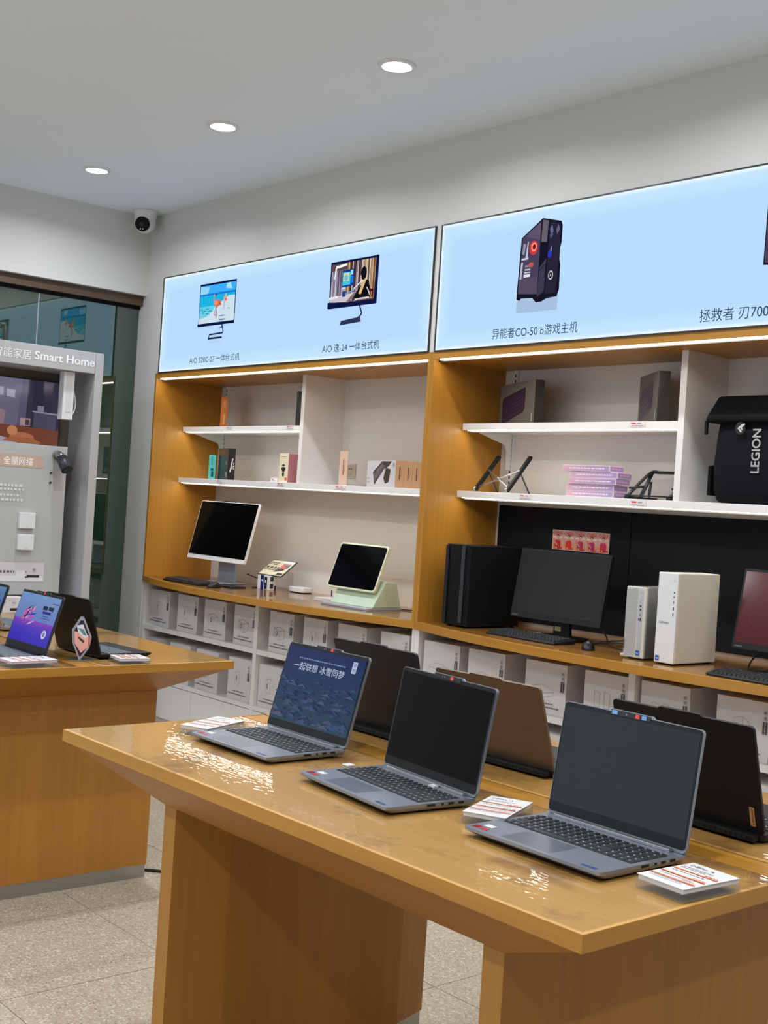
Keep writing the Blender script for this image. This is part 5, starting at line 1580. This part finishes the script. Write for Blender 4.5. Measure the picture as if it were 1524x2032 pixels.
# =================================================================== CEILING
LAMP_DATA = bpy.data.lights.new('lamp', 'AREA')
LAMP_DATA.shape = 'DISK'
LAMP_DATA.size = 0.11
LAMP_DATA.energy = DOWNLIGHT_W
LAMP_DATA.color = LAMP
LAMP_DATA.spread = R(159)
def downlight(x, y, label, group='recessed ceiling downlights'):
    t = thing('downlight', label, 'downlight', (x, y, ZC - 0.006), 0, group)
    MB().lathe((x, y, 0), [(0.060, ZC - 0.0005), (0.060, ZC - 0.007), (0.066, ZC - 0.010), (0.078, ZC - 0.008), (0.084, ZC - 0.002), (0.084, ZC - 0.0002)]).build('trim_ring', 'white_plastic', t)
    MB().lathe((x, y, 0), [(0.0005, ZC - 0.003), (0.060, ZC - 0.003)]).build('lens', 'lens_light', t)
    o = bpy.data.objects.new('lamp', LAMP_DATA)
    col.objects.link(o)
    o.parent = t
    o.location = (0, 0, -0.0005)
names = {0.835: 'downlight nearest the security camera', 2.18: 'middle downlight of the three in the ceiling', 3.515: 'nearest and largest of the three downlights'}
for x in (0.835, 2.18, 3.515, 4.855, 6.195, 7.535, 8.875):
    downlight(x, -0.848, names.get(x, 'recessed ceiling downlight outside the picture'))
for y in (-3.10, -5.2):
    for x in (0.835, 2.18, 3.515, 4.855, 6.195, 7.535, 8.875):
        downlight(x, y, 'recessed ceiling downlight outside the picture')

# security camera in the corner
t = thing('security_camera', 'white dome security camera in the ceiling corner', 'camera', (0.135, -0.125, ZC - 0.148), 0)
cx, cy = 0.135, -0.125
MB().lathe((cx, cy, 0), [(0.0005, ZC - 0.001), (0.082, ZC - 0.001), (0.083, ZC - 0.008), (0.076, ZC - 0.016), (0.072, ZC - 0.045), (0.068, ZC - 0.066)]).build('mount', 'white_plastic', t)
def sphere(c, r, n=24, m=14):
    b = MB()
    vs = []
    for j in range(m + 1):
        ph = R(-90 + 180 * j / m)
        for i in range(n):
            th = 2 * math.pi * i / n
            vs.append(Vector(c) + V(math.cos(th) * math.cos(ph), math.sin(th) * math.cos(ph), math.sin(ph)) * r)
    fs = [(j * n + i, j * n + (i + 1) % n, (j + 1) * n + (i + 1) % n, (j + 1) * n + i) for j in range(m) for i in range(n)]
    b.add(vs, fs, None, True)
    return b
sphere((cx, cy, ZC - 0.078), 0.070).build('eyeball', 'white_plastic', t)
d = V(0.60, -0.66, -0.30).normalized()
c0 = V(cx, cy, ZC - 0.078)
ln = MB().cyl(c0 + d * 0.044, c0 + d * 0.0745, 0.0505, 0.045, 32).build('lens_face', 'black_matte', t)
MB().cyl(c0 + d * 0.0745, c0 + d * 0.0765, 0.018, 0.016, 20).build('lens', 'black_plastic', ln)
side = d.cross(V(0, 0, 1)).normalized()
upv = side.cross(d)
for s in (-1, 1):
    p = c0 + d * 0.0747 - upv * 0.031 + side * 0.008 * s
    MB().cyl(p, p + d * 0.001, 0.005, n=12).build('led', 'white_plastic', ln)

# =================================================================== SMART HOME DISPLAY
t = thing('display_stand', 'tall grey display stand with a lettered header in front of the glass wall', 'display stand', (0.30, -1.4, 0.0), 0)
MB().box(0.13, 0.45, -2.50, -0.581, 2.238, 2.369).build('header', 'display_grey', t, 0.002)
MB().box(0.13, 0.45, -0.579, -0.524, 0.0, 2.369).build('side_post', 'display_grey', t, 0.002)
MB().box(0.13, 0.45, -2.555, -2.502, 0.0, 2.369).build('side_post', 'display_grey', t, 0.002)
MB().box(0.11, 0.13, -2.555, -0.524, 0.0, 2.369).build('back_panel', 'recess_brown', t)
MB().box(0.30, 0.36, -2.40, -0.687, 0.846, 1.770).build('front_panel', 'panel_grey', t, 0.002)
MB().box(0.13, 0.30, -2.38, -0.70, 0.80, 0.84).build('panel_support', 'recess_brown', t)
MB().box(0.14, 0.56, -2.45, -0.60, 0.0, 0.745).build('plinth', 'display_grey', t, 0.003)
def on_x(shapes, x, name, mat, parent):
    mb = MB()
    flat(mb, shapes, (x, 0, 0), (0, 1, 0), (0, 0, 1))
    return mb.build(name, mat, parent)
WH = rgb(240, 240, 240)
on_x([(WH, 'text', '智能家居', -1.243, 2.272, 0.237, 0.058, 0, 0.004), (WH, 'text', 'Smart Home', -0.985, 2.279, 0.398, 0.052, 0, 0.02)], 0.451, 'lettering', 'print_paper', t)
o = on_x([(rgb(196, 168, 148), rrect(-1.30, -0.845, 1.626, 1.700, 0.014)), (rgb(252, 252, 252), 'text', '全屋网络', -1.100, 1.637, 0.190, 0.050, 0, 0.002)], 0.361, 'title_plate', 'print_paper', t)
small = []
for z, a in ((1.512, -0.965), (1.488, -0.962), (1.452, -0.988), (1.424, -0.960)):
    small += dashes(rgb(222, 222, 222), -1.22, a, z, .014, 12, int(z * 1000))
on_x(small, 0.361, 'small_lettering', 'print_paper', t)
o = on_x([(rgb(212, 206, 212), rc(-1.45, -0.795, 0.928, 1.044)), (rgb(226, 222, 226), rc(-1.45, -0.80, 0.930, 0.962)), (rgb(60, 44, 52), rc(-0.905, -0.825, 0.952, 0.968)), (rgb(60, 40, 44), rc(-0.918, -0.895, 0.950, 0.960)), (rgb(230, 230, 232), rc(-0.975, -0.92, 0.955, 0.995)), (rgb(186, 176, 180), rc(-0.872, -0.848, 0.985, 1.012)), (rgb(110, 90, 94), ell(-0.860, 1.0, .004)), (rgb(110, 90, 94), ell(-0.912, 0.987, .004))] + dashes(rgb(96, 90, 96), -1.12, -0.988, 0.988, .014, 7, 3), 0.3612, 'strip_poster', 'print_gloss', t)

tv = thing('wall_screen', 'screen showing a living room with a dog on the rug', 'screen', (0.16, -1.2, 1.70), 0)
MB().box(0.132, 0.158, -1.75, -0.655, 1.74, 2.182).build('panel', 'black_plastic', tv)
P = lambda a, b: (-1.745 + 1.085 * a, 1.745 + 0.432 * b)
PP = lambda *k: [P(*j) for j in k]
sh = [(rgb(96, 92, 118), PP((0, 0), (1, 0), (1, 1), (0, 1))), (rgb(44, 42, 60), PP((.78, .3), (1, .3), (1, 1), (.80, 1))), (rgb(84, 80, 106), PP((.74, .3), (.79, .3), (.80, 1), (.76, 1))),
      (rgb(108, 60, 46), PP((0, 0), (1, 0), (1, .3), (.5, .34), (0, .34))), (rgb(150, 150, 168), PP((0, 0), (.80, 0), (.72, .12), (.55, .2), (0, .2))),
      (rgb(150, 146, 170), PP((.60, .74), (.65, .74), (.65, .86), (.60, .86))), (rgb(150, 150, 176), PP((.67, .73), (.72, .72), (.72, .83), (.67, .84))), (rgb(130, 126, 150), PP((.55, .7), (.59, .7), (.59, .82), (.55, .82))),
      (rgb(70, 68, 90), PP((.84, .32), (.98, .30), (.98, .52), (.84, .54))), (rgb(134, 132, 150), PP((.83, .54), (.99, .52), (.99, .545), (.83, .56))), (rgb(120, 120, 140), PP((.86, .56), (.90, .56), (.90, .64), (.86, .64))),
      (rgb(160, 130, 130), PP((.76, .33), (.82, .33), (.82, .44), (.76, .44))), (rgb(60, 50, 60), PP((.79, .34), (.815, .34), (.815, .42), (.79, .42))),
      (rgb(134, 112, 120), PP((.60, .33), (.66, .33), (.67, .52), (.62, .56))), (rgb(70, 66, 86), PP((.48, .3), (.60, .3), (.60, .55), (.52, .58))),
      (rgb(164, 104, 70), [P(.775 + .075 * math.cos(R(k * 20)), .16 + .075 * math.sin(R(k * 20))) for k in range(18)]), (rgb(182, 122, 84), [P(.715 + .032 * math.cos(R(k * 30)), .25 + .07 * math.sin(R(k * 30))) for k in range(12)]), (rgb(150, 94, 62), PP((.66, .10), (.86, .06), (.90, .10), (.84, .16), (.70, .15)))]
on_x(sh, 0.158, 'picture', 'print_screen', tv)

t = thing('curtain_motor', 'white upright curtain motor hanging below the grey header', 'motor', (0.39, -0.72, 1.938), 0)
MB().box(0.34, 0.405, -0.762, -0.690, 1.938, 2.237).build('case', 'white_plastic', t, 0.004)
MB().box(0.405, 0.407, -0.742, -0.708, 1.985, 2.225).build('front_strip', 'paper', t)
MB().tube([(0.37, -0.69, 2.15), (0.37, -0.672, 2.10), (0.37, -0.660, 2.04), (0.37, -0.672, 1.985), (0.37, -0.690, 1.968)], 0.005).build('cord', 'white_plastic', t)

t = thing('bullet_camera', 'chrome and black bullet camera mounted on the grey panel', 'camera', (0.40, -0.755, 1.62), 0)
MB().cyl((0.36, -0.757, 1.715), (0.372, -0.757, 1.715), 0.030, n=24).build('wall_mount', 'steel', t)
MB().tube([(0.37, -0.757, 1.715), (0.40, -0.757, 1.715), (0.42, -0.754, 1.70), (0.425, -0.75, 1.685)], 0.024, 16).build('elbow', 'steel', t)
MB().cyl((0.415, -0.752, 1.70), (0.475, -0.738, 1.625), 0.034, 0.036, 24).build('body', 'dark_metal', t)
MB().cyl((0.475, -0.738, 1.625), (0.477, -0.7375, 1.6225), 0.031, n=24).build('lens_face', 'black_gloss', t)
for i, (z0, nm) in enumerate(((1.254, 'upper'), (1.122, 'lower'))):
    y0 = -0.984 - 0.001 * i
    t = thing('network_box', '%s white square network box on the grey panel' % nm, 'device', (0.37, y0 + .05, z0), 0, 'white square network boxes')
    MB().box(0.3602, 0.392, y0, y0 + 0.099, z0, z0 + 0.096).build('case', 'white_plastic', t, 0.003)
    on_x([(rgb(170, 170, 172), rc(y0 + .048, y0 + .056, z0 + .088, z0 + .090)), (rgb(190, 190, 192), rc(y0 + .042, y0 + .058, z0 + .012, z0 + .015))], 0.3925, 'print', 'print_paper', t)
for i in range(2):
    z = 1.600 - 0.060 * i
    tag(MB().cyl((0.3602, -0.792, z), (0.376, -0.792, z + .003), 0.006, n=10).build('panel_pin', 'black_plastic'), '%s small black pin on the grey panel below the bullet camera' % ('upper' if i == 0 else 'lower'), 'pin', 'black pins on the grey panel')
for i, (y0, y1, dx) in enumerate(((-1.30, -1.125, 0.0), (-1.118, -0.985, 0.01), (-1.50, -1.31, 0.0))):
    lab = ['middle white product box on the ledge of the grey display stand', 'right white product box on the ledge with a black label', 'left white product box on the ledge, out at the picture edge'][i]
    t = thing('product_box', lab, 'box', (0.47, (y0 + y1) / 2, 0.7455), 0, 'white boxes on the display stand ledge')
    MB().box(0.41 + dx, 0.52 + dx, y0, y1, 0.7455, 0.846).build('box', 'white_carton', t, 0.001)
    m = (y0 + y1) / 2
    on_x([(rgb(40, 36, 38), rrect(m - .022, m + .022, .765, .782, .004)), (rgb(120, 116, 116), 'text', '智能', m - .012, .808, .02, .011), (rgb(120, 160, 206), rc(y1 - .014, y1 - .004, .815, .826)), (rgb(120, 160, 206), rc(y0 + .004, y0 + .014, .815, .826))], 0.52 + dx, 'print', 'print_paper', t)
tag(MB().tube([(3.08, -1.80, 0.006), (3.18, -1.62, 0.006), (3.27, -1.55, 0.006), (3.34, -1.54, 0.006)], 0.006).build('power_cable', 'cable_black'), 'black cable end on the floor behind the left table leg', 'cable', 'black power cables')

# the helper property is not part of the scene
for o in bpy.data.objects:
    if '_world' in o:
        del o['_world']
